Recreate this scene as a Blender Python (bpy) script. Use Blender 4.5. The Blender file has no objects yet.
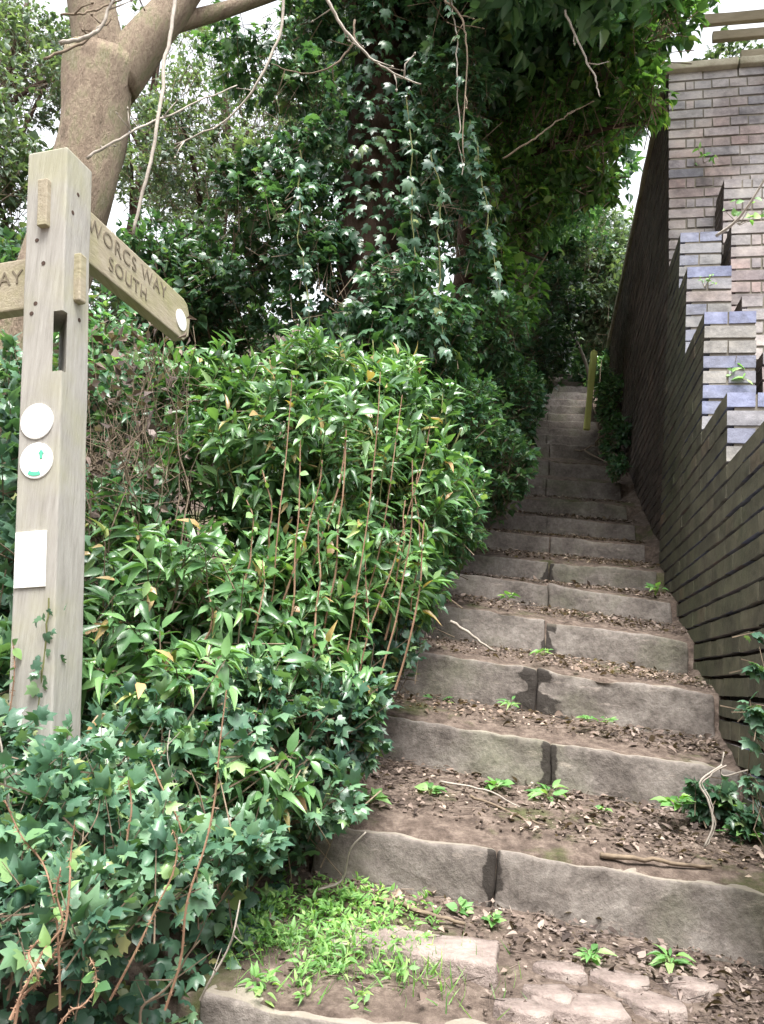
import bpy, bmesh, math, random
import numpy as np
from mathutils import Vector, Matrix, noise

rng = np.random.default_rng(7)
random.seed(7)
rad = math.radians
SC = bpy.context.scene
COL = SC.collection
EYE = 1.5                                   # eye height above the ground where the photographer stands

# ------------------------------------------------------------------ frames
FL, ROLL, PITCH, TH = 760.0, rad(4.5), rad(11.92), rad(12.1)
FW = np.array([0, math.cos(PITCH), math.sin(PITCH)])
_r0 = np.array([1.0, 0, 0]); _u0 = np.array([0, -math.sin(PITCH), math.cos(PITCH)])
RT = math.cos(ROLL) * _r0 + math.sin(ROLL) * _u0
UP = -math.sin(ROLL) * _r0 + math.cos(ROLL) * _u0
AX = np.array([math.sin(TH), math.cos(TH), 0.0])      # along the flight
EX = np.array([math.cos(TH), -math.sin(TH), 0.0])     # across the flight
ZZ = np.array([0, 0, 1.0])

def S(u, v, z):
    """stair frame (across, along, height relative to the eye) -> scene point"""
    u, v, z = np.broadcast_arrays(np.asarray(u, float), np.asarray(v, float), np.asarray(z, float))
    return u[..., None] * EX + v[..., None] * AX + z[..., None] * ZZ

def uv_of(P):
    P = np.asarray(P, float)
    return P @ EX, P @ AX

def at(x, y, D):
    """a point seen at (x, y) that stands D metres away"""
    d = FW * FL + (x - 382) * RT + (512 - y) * UP
    return d * D / math.hypot(d[0], d[1])

def nrm(a):
    a = np.asarray(a, float)
    return a / np.maximum(np.linalg.norm(a, axis=-1, keepdims=True), 1e-9)

# ------------------------------------------------------------------ objects
def props(o, label=None, cat=None, group=None, kind=None):
    if label: o['label'] = label
    if cat: o['category'] = cat
    if group: o['group'] = group
    if kind: o['kind'] = kind
    return o

ROOTLOC = {}
def root(name, loc, label, cat, group=None):
    o = bpy.data.objects.new(name, None); COL.objects.link(o)
    loc = np.asarray(loc, float)
    o.location = (loc[0], loc[1], loc[2] + EYE)
    o.empty_display_size = 0.1
    ROOTLOC[o.name] = loc + np.array([0, 0, EYE])
    return props(o, label, cat, group)

def mk(name, V, F, mat, parent=None, smooth=False, loc=None, mats=None, midx=None):
    """V in scene coordinates relative to the eye; F list of arrays (n,k) of equal length faces"""
    V = np.array(V, float).reshape(-1, 3).copy()
    V[:, 2] += EYE
    if parent is not None:
        base = ROOTLOC[parent.name]
    elif loc is not None:
        base = np.asarray(loc, float) + np.array([0, 0, EYE])
    else:
        base = np.zeros(3)
    V -= base
    if isinstance(F, np.ndarray): F = [F]
    F = [np.asarray(f, np.int32) for f in F if len(f)]
    me = bpy.data.meshes.new(name)
    me.vertices.add(len(V)); me.vertices.foreach_set('co', V.ravel())
    nl = sum(f.size for f in F); npoly = sum(len(f) for f in F)
    me.loops.add(nl); me.polygons.add(npoly)
    me.loops.foreach_set('vertex_index', np.concatenate([f.ravel() for f in F]))
    tot = np.concatenate([np.full(len(f), f.shape[1], np.int32) for f in F])
    st = np.concatenate([[0], np.cumsum(tot)[:-1]]).astype(np.int32)
    me.polygons.foreach_set('loop_start', st)
    try: me.polygons.foreach_set('loop_total', tot)
    except Exception: pass
    for m in (mats or [mat]): me.materials.append(m)
    if midx is not None: me.polygons.foreach_set('material_index', np.asarray(midx, np.int32))
    me.polygons.foreach_set('use_smooth', np.full(npoly, bool(smooth)))
    me.update(calc_edges=True)
    o = bpy.data.objects.new(name, me); COL.objects.link(o)
    if parent is not None:
        o.parent = parent
        ROOTLOC[o.name] = base
    else:
        o.location = base
        ROOTLOC[o.name] = base
    return o

class MB:
    """collects vertex / face batches"""
    def __init__(s): s.V = []; s.F = []; s.n = 0
    def add(s, V, F):
        V = np.asarray(V, float).reshape(-1, 3)
        s.V.append(V)
        if isinstance(F, np.ndarray): F = [F]
        for f in F: s.F.append(np.asarray(f, np.int64) + s.n)
        s.n += len(V)
    def build(s, name, mat, parent=None, **k):
        return mk(name, np.concatenate(s.V), s.F, mat, parent, **k)

def tube(P, R, sides=8, wob=0.0, seed=0):
    """tapered tube along polyline"""
    P = np.asarray(P, float); R = np.broadcast_to(np.asarray(R, float), (len(P),))
    T = nrm(np.gradient(P, axis=0))
    ref = np.array([0, 0, 1.0]) if abs(T[0][2]) < 0.9 else np.array([1.0, 0, 0])
    A = []; a = nrm(np.cross(ref, T[0]))
    for t in T:
        a = nrm(a - t * (a @ t)); A.append(a)
    A = np.array(A); B = np.cross(T, A)
    ang = np.linspace(0, 2 * math.pi, sides, endpoint=False)
    rr = np.ones((len(P), sides))
    if wob:
        g = np.random.default_rng(seed)
        ph = g.uniform(0, 6.28, 4)
        s = np.linspace(0, len(P) * .35, len(P))[:, None]
        rr += wob * (np.sin(ang * 2 + ph[0] + s) + .7 * np.sin(ang * 3 + ph[1] - s * 1.7) + .5 * np.sin(ang * 5 + ph[2] + s * 2.3)) * .5
    V = P[:, None] + (R[:, None] * rr)[..., None] * (np.cos(ang)[None, :, None] * A[:, None] + np.sin(ang)[None, :, None] * B[:, None])
    V = V.reshape(-1, 3)
    i = np.arange(len(P) - 1)[:, None] * sides; j = np.arange(sides)[None]; k = (j + 1) % sides
    F = np.stack([i + j, i + k, i + sides + k, i + sides + j], -1).reshape(-1, 4)
    n = len(V); V = np.concatenate([V, P[:1], P[-1:]])
    c0 = np.stack([np.full(sides, n), k[0], j[0]], -1)
    o = (len(P) - 1) * sides
    c1 = np.stack([np.full(sides, n + 1), o + j[0], o + k[0]], -1)
    return V, [F, np.concatenate([c0, c1])]

def wavy(P0, P1, n=10, amp=.03, seed=0, sag=0.0):
    g = np.random.default_rng(seed)
    t = np.linspace(0, 1, n)[:, None]
    P = np.asarray(P0) * (1 - t) + np.asarray(P1) * t
    off = np.cumsum(g.normal(0, amp, (n, 3)), 0) * .6
    off = off - off[:1] - t * (off[-1:] - off[:1])
    P = P + off; P[:, 2] -= sag * (4 * t[:, 0] * (1 - t[:, 0]))
    return P

def smooth_path(pts, n=24):
    """Catmull-Rom through points"""
    p = np.asarray(pts, float); p = np.concatenate([2 * p[:1] - p[1:2], p, 2 * p[-1:] - p[-2:-1]])
    m = len(p) - 3; out = []
    for q in np.linspace(0, m - 1e-6, n):
        i = int(q); t = q - i; a, b, c, d = p[i:i + 4]
        out.append(.5 * ((2 * b) + (-a + c) * t + (2 * a - 5 * b + 4 * c - d) * t * t + (-a + 3 * b - 3 * c + d) * t ** 3))
    return np.array(out)

def rods(A, B, ra, rb, sides=4):
    """many thin straight twigs at once"""
    A = np.asarray(A, float); B = np.asarray(B, float); n = len(A)
    T = nrm(B - A); ref = np.where(np.abs(T[:, 2:3]) < .9, [[0, 0, 1.]], [[1., 0, 0]])
    X = nrm(np.cross(ref, T)); Y = np.cross(T, X)
    ang = np.linspace(0, 2 * math.pi, sides, endpoint=False)
    ring = np.cos(ang)[None, :, None] * X[:, None] + np.sin(ang)[None, :, None] * Y[:, None]
    ra = np.broadcast_to(ra, (n,))[:, None, None]; rb = np.broadcast_to(rb, (n,))[:, None, None]
    V = np.concatenate([A[:, None] + ring * ra, B[:, None] + ring * rb], 1).reshape(-1, 3)
    j = np.arange(sides); k = (j + 1) % sides
    f = np.stack([j, k, k + sides, j + sides], -1)
    F = (np.arange(n)[:, None, None] * 2 * sides + f[None]).reshape(-1, 4)
    return V, F

BOXV = np.array([[x, y, z] for z in (0, 1) for y in (0, 1) for x in (0, 1)], float)
BOXF = np.array([[0, 2, 3, 1], [4, 5, 7, 6], [0, 1, 5, 4], [2, 6, 7, 3], [0, 4, 6, 2], [1, 3, 7, 5]])
# face order: bottom, top, -v, +v, -u, +u
def box_uvz(u0, u1, v0, v1, z0, z1):
    b = BOXV * [u1 - u0, v1 - v0, z1 - z0] + [u0, v0, z0]
    return S(b[:, 0], b[:, 1], b[:, 2]), BOXF

def round_box(h, r, res, amp=0.0, seed=0, freq=6.0):
    """rounded, subdivided, roughened box centred on the origin; returns V (local), F"""
    lines = []
    for k in range(3):
        n = max(1, int((2 * (h[k] - r)) / res)); c = np.linspace(-(h[k] - r), h[k] - r, n + 1)
        lines.append(np.concatenate([[-h[k], -h[k] + r * .4], c, [h[k] - r * .4, h[k]]]))
    Vs = {}; V = []; F = []
    def vid(p):
        key = tuple(round(float(q), 5) for q in p)
        if key not in Vs: Vs[key] = len(V); V.append(p)
        return Vs[key]
    for k in range(3):
        a, b = (k + 1) % 3, (k + 2) % 3
        for s in (-1, 1):
            for i in range(len(lines[a]) - 1):
                for j in range(len(lines[b]) - 1):
                    q = []
                    for (ii, jj) in ((i, j), (i + 1, j), (i + 1, j + 1), (i, j + 1)):
                        p = [0, 0, 0]; p[k] = s * h[k]; p[a] = lines[a][ii]; p[b] = lines[b][jj]; q.append(vid(p))
                    F.append(q if s > 0 else q[::-1])
    V = np.array(V, float); hh = np.array(h) - r
    q = np.clip(V, -hh, hh); d = V - q
    L = np.linalg.norm(d, axis=1, keepdims=True); m = L[:, 0] > 1e-7
    nn = np.zeros_like(V); nn[m] = d[m] / L[m]
    V[m] = q[m] + nn[m] * r
    if amp:
        o = Vector((seed * 3.17, seed * 1.3, seed * 7.7))
        for i, p in enumerate(V):
            pv = Vector(p)
            w = noise.fractal(pv * freq + o, 1.0, 2.0, 4) * amp + noise.noise(pv * freq * .35 + o) * amp * 1.4
            V[i] += nn[i] * w
    return V, np.array(F)

# ------------------------------------------------------------------ materials
def new_mat(name):
    m = bpy.data.materials.new(name); m.use_nodes = True
    nt = m.node_tree; nt.nodes.clear()
    out = nt.nodes.new('ShaderNodeOutputMaterial')
    return m, nt, out
def N(nt, t, **k):
    n = nt.nodes.new(t)
    for a, b in k.items():
        if a in n.inputs.keys(): n.inputs[a].default_value = b
        else: setattr(n, a, b)
    return n
def ramp(nt, fac, stops):
    r = nt.nodes.new('ShaderNodeValToRGB'); e = r.color_ramp.elements
    while len(e) > 1: e.remove(e[0])
    e[0].position = stops[0][0]; e[0].color = (*stops[0][1], 1)
    for p, c in stops[1:]:
        x = e.new(p); x.color = (*c, 1)
    nt.links.new(fac, r.inputs[0]); return r.outputs[0]
def noise_node(nt, scale, detail=5, rough=.6, coord='Object', stretch=None):
    tc = nt.nodes.new('ShaderNodeTexCoord'); src = tc.outputs[coord]
    if stretch:
        mp = nt.nodes.new('ShaderNodeMapping'); mp.inputs['Scale'].default_value = stretch
        nt.links.new(src, mp.inputs[0]); src = mp.outputs[0]
    n = N(nt, 'ShaderNodeTexNoise', Scale=scale, Detail=detail, Roughness=rough)
    nt.links.new(src, n.inputs['Vector']); return n
def mixc(nt, fac, a, b, mode='MIX'):
    m = nt.nodes.new('ShaderNodeMix'); m.data_type = 'RGBA'; m.blend_type = mode
    for s, x in ((0, fac), (6, a), (7, b)):
        if isinstance(x, (int, float)): m.inputs[s].default_value = x
        elif isinstance(x, tuple): m.inputs[s].default_value = (*x, 1)
        else: nt.links.new(x, m.inputs[s])
    return m.outputs[2]
def bump(nt, h, strength, dist=.01):
    b = N(nt, 'ShaderNodeBump', Strength=strength, Distance=dist); nt.links.new(h, b.inputs['Height']); return b.outputs[0]

def leaf_mat(name, stops, rough=.38, trans=.25, hue_scale=1.5, spec=.5, sat=.84):
    m, nt, out = new_mat(name)
    geo = nt.nodes.new('ShaderNodeNewGeometry')
    c = ramp(nt, geo.outputs['Random Per Island'], stops)
    n = noise_node(nt, hue_scale, 2)
    n2 = ramp(nt, n.outputs[0], [(.3, (.85, .9, 1.0)), (.7, (1.55, 1.5, 1.35))])
    c = mixc(nt, 1.0, c, n2, 'MULTIPLY')
    hsv = N(nt, 'ShaderNodeHueSaturation', Saturation=sat); nt.links.new(c, hsv.inputs['Color']); c = hsv.outputs[0]
    p = N(nt, 'ShaderNodeBsdfPrincipled', Roughness=rough); p.inputs['Specular IOR Level'].default_value = spec
    nt.links.new(c, p.inputs['Base Color'])
    fine = noise_node(nt, 60, 3); nt.links.new(bump(nt, fine.outputs[0], .25, .004), p.inputs['Normal'])
    t = nt.nodes.new('ShaderNodeBsdfTranslucent')
    tc = mixc(nt, 1.0, c, (1.5, 1.6, .6), 'MULTIPLY'); nt.links.new(tc, t.inputs[0])
    x = nt.nodes.new('ShaderNodeMixShader'); x.inputs[0].default_value = trans
    nt.links.new(p.outputs[0], x.inputs[1]); nt.links.new(t.outputs[0], x.inputs[2])
    nt.links.new(x.outputs[0], out.inputs[0]); return m

def simple_mat(name, stops, scale=8, rough=.85, bumps=.4, bdist=.01, stretch=None, detail=6, island=None, spec=.3):
    m, nt, out = new_mat(name)
    n = noise_node(nt, scale, detail, .7, stretch=stretch)
    c = ramp(nt, n.outputs[0], stops)
    if island:
        geo = nt.nodes.new('ShaderNodeNewGeometry')
        c = mixc(nt, 1.0, c, ramp(nt, geo.outputs['Random Per Island'], island), 'MULTIPLY')
    p = N(nt, 'ShaderNodeBsdfPrincipled', Roughness=rough); p.inputs['Specular IOR Level'].default_value = spec
    nt.links.new(c, p.inputs['Base Color'])
    n2 = noise_node(nt, scale * 5, 6, .7, stretch=stretch)
    nt.links.new(bump(nt, n2.outputs[0], bumps, bdist), p.inputs['Normal'])
    nt.links.new(p.outputs[0], out.inputs[0]); return m

M = {}
M['laurel'] = leaf_mat('laurel leaf', [(0, (.03, .095, .028)), (.45, (.055, .155, .042)), (.85, (.105, .24, .065)), (.965, (.17, .30, .07)), (.975, (.34, .26, .07)), (1, (.30, .17, .07))], .33, .25)
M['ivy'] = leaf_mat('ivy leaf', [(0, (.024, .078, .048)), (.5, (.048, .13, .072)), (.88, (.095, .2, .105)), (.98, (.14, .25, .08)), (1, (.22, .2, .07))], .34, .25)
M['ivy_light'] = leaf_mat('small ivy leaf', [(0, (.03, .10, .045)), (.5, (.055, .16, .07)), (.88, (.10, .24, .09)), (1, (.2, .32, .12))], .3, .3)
M['ivy_dark'] = leaf_mat('dark ivy leaf', [(0, (.022, .07, .036)), (.6, (.042, .12, .055)), (.95, (.075, .18, .07)), (1, (.14, .2, .07))], .3, .3)  # deeper green ivy leaf tone
M['bright'] = leaf_mat('fresh leaf', [(0, (.035, .11, .022)), (.5, (.065, .165, .04)), (.9, (.12, .25, .065)), (1, (.24, .32, .06))], .42, .55)
M['far'] = leaf_mat('far leaf', [(0, (.055, .10, .06)), (.6, (.09, .15, .09)), (1, (.14, .20, .12))], .4, .3)
M['herb'] = leaf_mat('herb leaf', [(0, (.06, .18, .03)), (.6, (.12, .29, .05)), (1, (.22, .38, .08))], .5, .4)
M['weed'] = leaf_mat('weed leaf', [(0, (.05, .17, .03)), (.6, (.10, .28, .05)), (1, (.2, .36, .09))], .5, .35)
M['litter'] = leaf_mat('dead leaf', [(0, (.035, .024, .02)), (.4, (.10, .07, .056)), (.7, (.19, .135, .11)), (.93, (.27, .205, .17)), (1, (.35, .28, .22))], .75, .1, spec=.2)
M['bark_pale'] = simple_mat('pale bark', [(.28, (.15, .12, .085)), (.42, (.25, .19, .14)), (.52, (.31, .25, .18)), (.60, (.24, .22, .13)), (.72, (.37, .32, .25))], 10, .95, 1.0, .03, (1.6, 1.6, .55), detail=9)
M['bark_dark'] = simple_mat('dark bark', [(.3, (.035, .022, .016)), (.7, (.09, .055, .04))], 5, .95, .8, .02, (1, 1, .3))
M['twig'] = simple_mat('twig bark', [(.3, (.10, .075, .055)), (.7, (.22, .17, .12))], 20, .9, .4, .003)
M['twig_pale'] = simple_mat('pale bare twig', [(.3, (.22, .19, .16)), (.7, (.42, .38, .33))], 20, .85, .4, .003)
M['cane'] = simple_mat('bramble cane', [(.3, (.16, .085, .055)), (.55, (.25, .155, .10)), (.75, (.22, .21, .10))], 9, .7, .3, .003)
M['stem_green'] = simple_mat('green stem', [(.3, (.08, .11, .03)), (.7, (.18, .17, .07))], 15, .8, .3, .003)
M['white'] = simple_mat('white plastic marker', [(.3, (.78, .78, .76)), (.7, (.84, .84, .82))], 6, .4, .05, .001, spec=.5)
M['marker_green'] = simple_mat('green print', [(.3, (.08, .45, .28)), (.7, (.12, .5, .34))], 8, .5, .05, .001)
M['letter'] = simple_mat('carved letter painted shadow', [(.3, (.12, .10, .07)), (.7, (.21, .18, .13))], 30, .95, .3, .002)  # dark tone stands in for the shade inside carved grooves
M['nail'] = simple_mat('rusty bolt', [(.3, (.03, .02, .015)), (.7, (.08, .045, .03))], 50, .7, .4, .002)
M['yellow_wood'] = simple_mat('lichened yellow green wood', [(.3, (.46, .52, .14)), (.7, (.62, .66, .24))], 7, .85, .4, .004, (1, 1, .2))
M['rail'] = simple_mat('weathered rail wood', [(.3, (.22, .19, .13)), (.7, (.4, .35, .26))], 7, .85, .4, .004, (.3, 1, 1))
M['coping'] = simple_mat('mossy coping', [(.3, (.22, .2, .14)), (.6, (.38, .35, .27)), (.8, (.2, .24, .1))], 6, .9, .6, .01)
M['joint'] = simple_mat('shade painted joint', [(.3, (.012, .010, .008)), (.7, (.03, .026, .02))], 12, .95, .5, .004)  # near-black colour paints the shade inside the deep bed joints
M['mortar'] = simple_mat('mortar', [(.3, (.13, .12, .10)), (.7, (.22, .20, .165))], 12, .95, .5, .004)
M['slab'] = simple_mat('pinkish slab', [(.3, (.10, .085, .065)), (.43, (.22, .175, .158)), (.55, (.30, .245, .22)), (.7, (.40, .345, .31))], 13, .9, 1.0, .012, detail=10)

def wood_post():
    m, nt, out = new_mat('weathered oak')
    g = noise_node(nt, 9, 7, .7, stretch=(9, 9, .5))
    c = ramp(nt, g.outputs[0], [(.2, (.21, .20, .18)), (.42, (.31, .297, .27)), (.6, (.36, .347, .318)), (.85, (.42, .405, .37))])
    n2 = noise_node(nt, 3.2, 4)
    f = ramp(nt, n2.outputs[0], [(.5, (0, 0, 0)), (.68, (1, 1, 1))])
    c = mixc(nt, f, c, mixc(nt, .32, c, (.34, .34, .14)))
    p = N(nt, 'ShaderNodeBsdfPrincipled', Roughness=.85); p.inputs['Specular IOR Level'].default_value = .25
    nt.links.new(c, p.inputs['Base Color'])
    g2 = noise_node(nt, 22, 6, .7, stretch=(9, 9, .35))
    nt.links.new(bump(nt, g2.outputs[0], .55, .004), p.inputs['Normal'])
    nt.links.new(p.outputs[0], out.inputs[0]); return m
M['oak'] = wood_post()
def oak_arm():
    m, nt, out = new_mat('weathered oak board')
    g = noise_node(nt, 9, 7, .7, stretch=(9, .5, 9))
    c = ramp(nt, g.outputs[0], [(.25, (.24, .21, .15)), (.5, (.33, .29, .215)), (.8, (.42, .38, .30))])
    n2 = noise_node(nt, 6, 4)
    f = ramp(nt, n2.outputs[0], [(.45, (0, 0, 0)), (.7, (1, 1, 1))])
    c = mixc(nt, f, c, mixc(nt, .5, c, (.24, .25, .08)))
    p = N(nt, 'ShaderNodeBsdfPrincipled', Roughness=.9); p.inputs['Specular IOR Level'].default_value = .2
    nt.links.new(c, p.inputs['Base Color'])
    g2 = noise_node(nt, 22, 6, .7, stretch=(9, .35, 9))
    nt.links.new(bump(nt, g2.outputs[0], .55, .004), p.inputs['Normal'])
    nt.links.new(p.outputs[0], out.inputs[0]); return m
M['oak_arm'] = oak_arm()

def stone_mat():
    m, nt, out = new_mat('worn sandstone kerb')
    n = noise_node(nt, 6.5, 10, .74)
    c = ramp(nt, n.outputs[0], [(.3, (.075, .064, .056)), (.45, (.140, .121, .108)), (.56, (.19, .168, .150)), (.72, (.28, .255, .23))])
    # scratches and pale rubs
    s = noise_node(nt, 7, 6, .75, stretch=(1, 1, 5))
    sf = ramp(nt, s.outputs[0], [(.60, (0, 0, 0)), (.68, (.7, .7, .7))])
    c = mixc(nt, sf, c, (.34, .29, .25))
    # green grey lichen
    l = noise_node(nt, 2.1, 5, .6)
    lf = ramp(nt, l.outputs[0], [(.52, (0, 0, 0)), (.7, (.6, .6, .6))])
    c = mixc(nt, lf, c, (.12, .13, .075))
    sp = noise_node(nt, 55, 3, .6)
    c = mixc(nt, 1.0, c, ramp(nt, sp.outputs[0], [(.3, (.78, .78, .78)), (.7, (1.2, 1.2, 1.2))]), 'MULTIPLY')
    at_ = nt.nodes.new('ShaderNodeAttribute'); at_.attribute_name = 'stain'
    sn = noise_node(nt, 30, 6, .7)
    sa = nt.nodes.new('ShaderNodeMath'); sa.operation = 'MULTIPLY_ADD'; sa.inputs[1].default_value = .9; nt.links.new(sn.outputs[0], sa.inputs[0]); nt.links.new(at_.outputs['Fac'], sa.inputs[2])
    wet = ramp(nt, sa.outputs[0], [(.62, (0, 0, 0)), (.80, (.9, .9, .9))])
    c = mixc(nt, wet, c, (.022, .018, .015))
    at2 = nt.nodes.new('ShaderNodeAttribute'); at2.attribute_name = 'edge'
    ef = ramp(nt, at2.outputs['Fac'], [(.35, (0, 0, 0)), (.8, (.55, .55, .55))])
    c = mixc(nt, ef, c, (.27, .24, .19))
    p = N(nt, 'ShaderNodeBsdfPrincipled', Roughness=.85); p.inputs['Specular IOR Level'].default_value = .3
    nt.links.new(c, p.inputs['Base Color'])
    h = noise_node(nt, 26, 8, .7)
    nt.links.new(bump(nt, h.outputs[0], .8, .010), p.inputs['Normal'])
    nt.links.new(p.outputs[0], out.inputs[0]); return m
M['stone'] = stone_mat()

def soil_mat():
    m, nt, out = new_mat('soil and leaf mould')
    n = noise_node(nt, 22, 10, .78)
    c = ramp(nt, n.outputs[0], [(.32, (.045, .034, .028)), (.48, (.11, .083, .068)), (.6, (.185, .145, .12)), (.74, (.27, .22, .18))])
    l = noise_node(nt, 3.0, 5, .65)
    lf = ramp(nt, l.outputs[0], [(.56, (0, 0, 0)), (.66, (.7, .7, .7))])
    c = mixc(nt, lf, c, (.06, .08, .02))
    p = N(nt, 'ShaderNodeBsdfPrincipled', Roughness=.95); p.inputs['Specular IOR Level'].default_value = .2
    nt.links.new(c, p.inputs['Base Color'])
    h = noise_node(nt, 45, 8, .75)
    nt.links.new(bump(nt, h.outputs[0], .9, .012), p.inputs['Normal'])
    nt.links.new(p.outputs[0], out.inputs[0]); return m
M['soil'] = soil_mat()

def brick_mat(name, stops, streak, bright=1.0):
    m, nt, out = new_mat(name)
    geo = nt.nodes.new('ShaderNodeNewGeometry')
    c = ramp(nt, geo.outputs['Random Per Island'], stops)
    n = noise_node(nt, 14, 7, .7)
    c = mixc(nt, 1.0, c, ramp(nt, n.outputs[0], [(.3, (.62, .62, .62)), (.7, (1.3, 1.3, 1.28))]), 'MULTIPLY')
    n2 = noise_node(nt, 1.6, 5, .6, stretch=(1, 1, .7))
    f = ramp(nt, n2.outputs[0], [(.44, (0, 0, 0)), (.62, (.7, .7, .7))])
    c = mixc(nt, f, c, streak)
    n3 = noise_node(nt, 4.5, 7, .75, stretch=(1, 1, 1.6))
    c = mixc(nt, 1.0, c, ramp(nt, n3.outputs[0], [(.3, (.5, .5, .52)), (.5, (1, 1, 1)), (.72, (1.35, 1.32, 1.25))]), 'MULTIPLY')
    p = N(nt, 'ShaderNodeBsdfPrincipled', Roughness=.8); p.inputs['Specular IOR Level'].default_value = .3
    nt.links.new(c, p.inputs['Base Color'])
    h = noise_node(nt, 40, 7, .7)
    nt.links.new(bump(nt, h.outputs[0], .6, .006), p.inputs['Normal'])
    nt.links.new(p.outputs[0], out.inputs[0]); return m
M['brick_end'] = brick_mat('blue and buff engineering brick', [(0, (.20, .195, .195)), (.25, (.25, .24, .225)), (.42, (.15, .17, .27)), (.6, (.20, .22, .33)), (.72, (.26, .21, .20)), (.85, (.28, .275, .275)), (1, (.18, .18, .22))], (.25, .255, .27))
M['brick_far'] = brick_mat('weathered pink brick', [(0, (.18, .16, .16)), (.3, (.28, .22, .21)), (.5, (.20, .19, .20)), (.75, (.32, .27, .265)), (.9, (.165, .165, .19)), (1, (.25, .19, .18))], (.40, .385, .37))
M['brick_side'] = brick_mat('algae and shade toned brick', [(0, (.085, .08, .058)), (.5, (.10, .094, .068)), (.95, (.12, .11, .08)), (1, (.14, .095, .07))], (.085, .095, .055))  # algae tint, with the shade of the stair side put into the colour
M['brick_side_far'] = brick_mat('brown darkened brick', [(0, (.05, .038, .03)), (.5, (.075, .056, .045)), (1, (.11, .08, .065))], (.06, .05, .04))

# ------------------------------------------------------------------ the flight of steps
# riser: distance along, top height at the joint, slope of the top across, height of riser
ST = [(-1, .70, -1.05, -.03, .20), (-.5, 1.18, -.86, -.03, .2), (0, 1.60, -.675, -.03, .19),
      (1, 2.25, -.453, -.036, .165), (2, 2.75, -.182, -.070, .17), (3, 3.10, .064, -.068, .19), (4, 3.60, .300, -.085, .18),
      (5, 4.05, .522, -.085, .145), (6, 4.50, .715, -.045, .15), (7, 5.00, .962, -.045, .15), (8, 5.50, 1.198, -.055, .16),
      (9, 6.00, 1.455, -.05, .16), (10, 6.5, 1.755, -.04, .175), (11, 7.0, 2.06, -.04, .17), (12, 7.5, 2.39, -.05, .17),
      (13, 8.0, 2.65, -.04, .17), (14, 8.5, 2.90, -.04, .17), (15, 9.0, 3.16, -.04, .17), (16, 9.5, 3.44, -.04, .17), (17, 10.0, 3.73, -.04, .17), (18, 10.5, 4.02, -.04, .17), (19, 11.0, 4.32, -.04, .17), (20, 11.5, 4.62, -.04, .17), (21, 12.0, 4.90, -.04, .17), (22, 12.5, 5.18, -.04, .17), (23, 13.0, 5.44, -.04, .17)]
JOINT = {1: -.09, 2: .055, 3: .004, 4: .033, 5: .057, 6: .055, 7: .06}
SV = np.array([s[1] for s in ST]); STOP = np.array([s[2] for s in ST]); SSL = np.array([s[3] for s in ST]); SR = np.array([s[4] for s in ST])

def smoothstep(x, a, b):
    t = np.clip((np.asarray(x, float) - a) / (b - a), 0, 1); return t * t * (3 - 2 * t)

def stair_z(u, v):
    """soil surface on the flight"""
    u = np.asarray(u, float); v = np.asarray(v, float)
    i = np.searchsorted(SV + .028, v, side='right') - 1
    ic = np.clip(i, 0, len(SV) - 1); jn = np.clip(i + 1, 0, len(SV) - 1)
    t0 = STOP[ic] + SSL[ic] * u - .012
    b1 = STOP[jn] - SR[jn] + SSL[jn] * u + .02
    b1 = b1 - .05 * np.clip(u, 0, 1) * (jn == 3)
    w = np.clip((v - SV[ic]) / np.maximum(SV[jn] - SV[ic], 1e-3), 0, 1)
    z = t0 + (b1 - t0) * w ** .9
    low = -1.25 + .0 * u; z = np.where(i < 0, np.minimum(low + (v - SV[0]) * .3, -1.2), z)
    z = np.where(i >= len(SV) - 1, STOP[-1] + (v - SV[-1]) * .12, z)
    return z

_pv = np.concatenate([[-60, -17, -5, -2, 0], SV, [16, 25, 45, 90]])
_pz = np.concatenate([[14.0, 10.0, -1.0, -1.7, -1.45], STOP - .06, [6.1, 7.0, 8.0, 8.5]])  # unseen rise behind the camera, added to block low sky light
def trend(v): return np.interp(v, _pv, _pz)

def bank(u, v):
    left = .36 * smoothstep(-u, .62, 1.15) * smoothstep(v, 1.0, 1.75) + .75 * smoothstep(-u, 1.1, 4.0) * smoothstep(v, 1.6, 4)
    return left

def ground(u, v):
    u = np.asarray(u, float); v = np.asarray(v, float)
    a = stair_z(u, v); b = trend(v) + bank(u, v)
    w = smoothstep(np.abs(u), .62, .80)
    return a * (1 - w) + b * w

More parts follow.
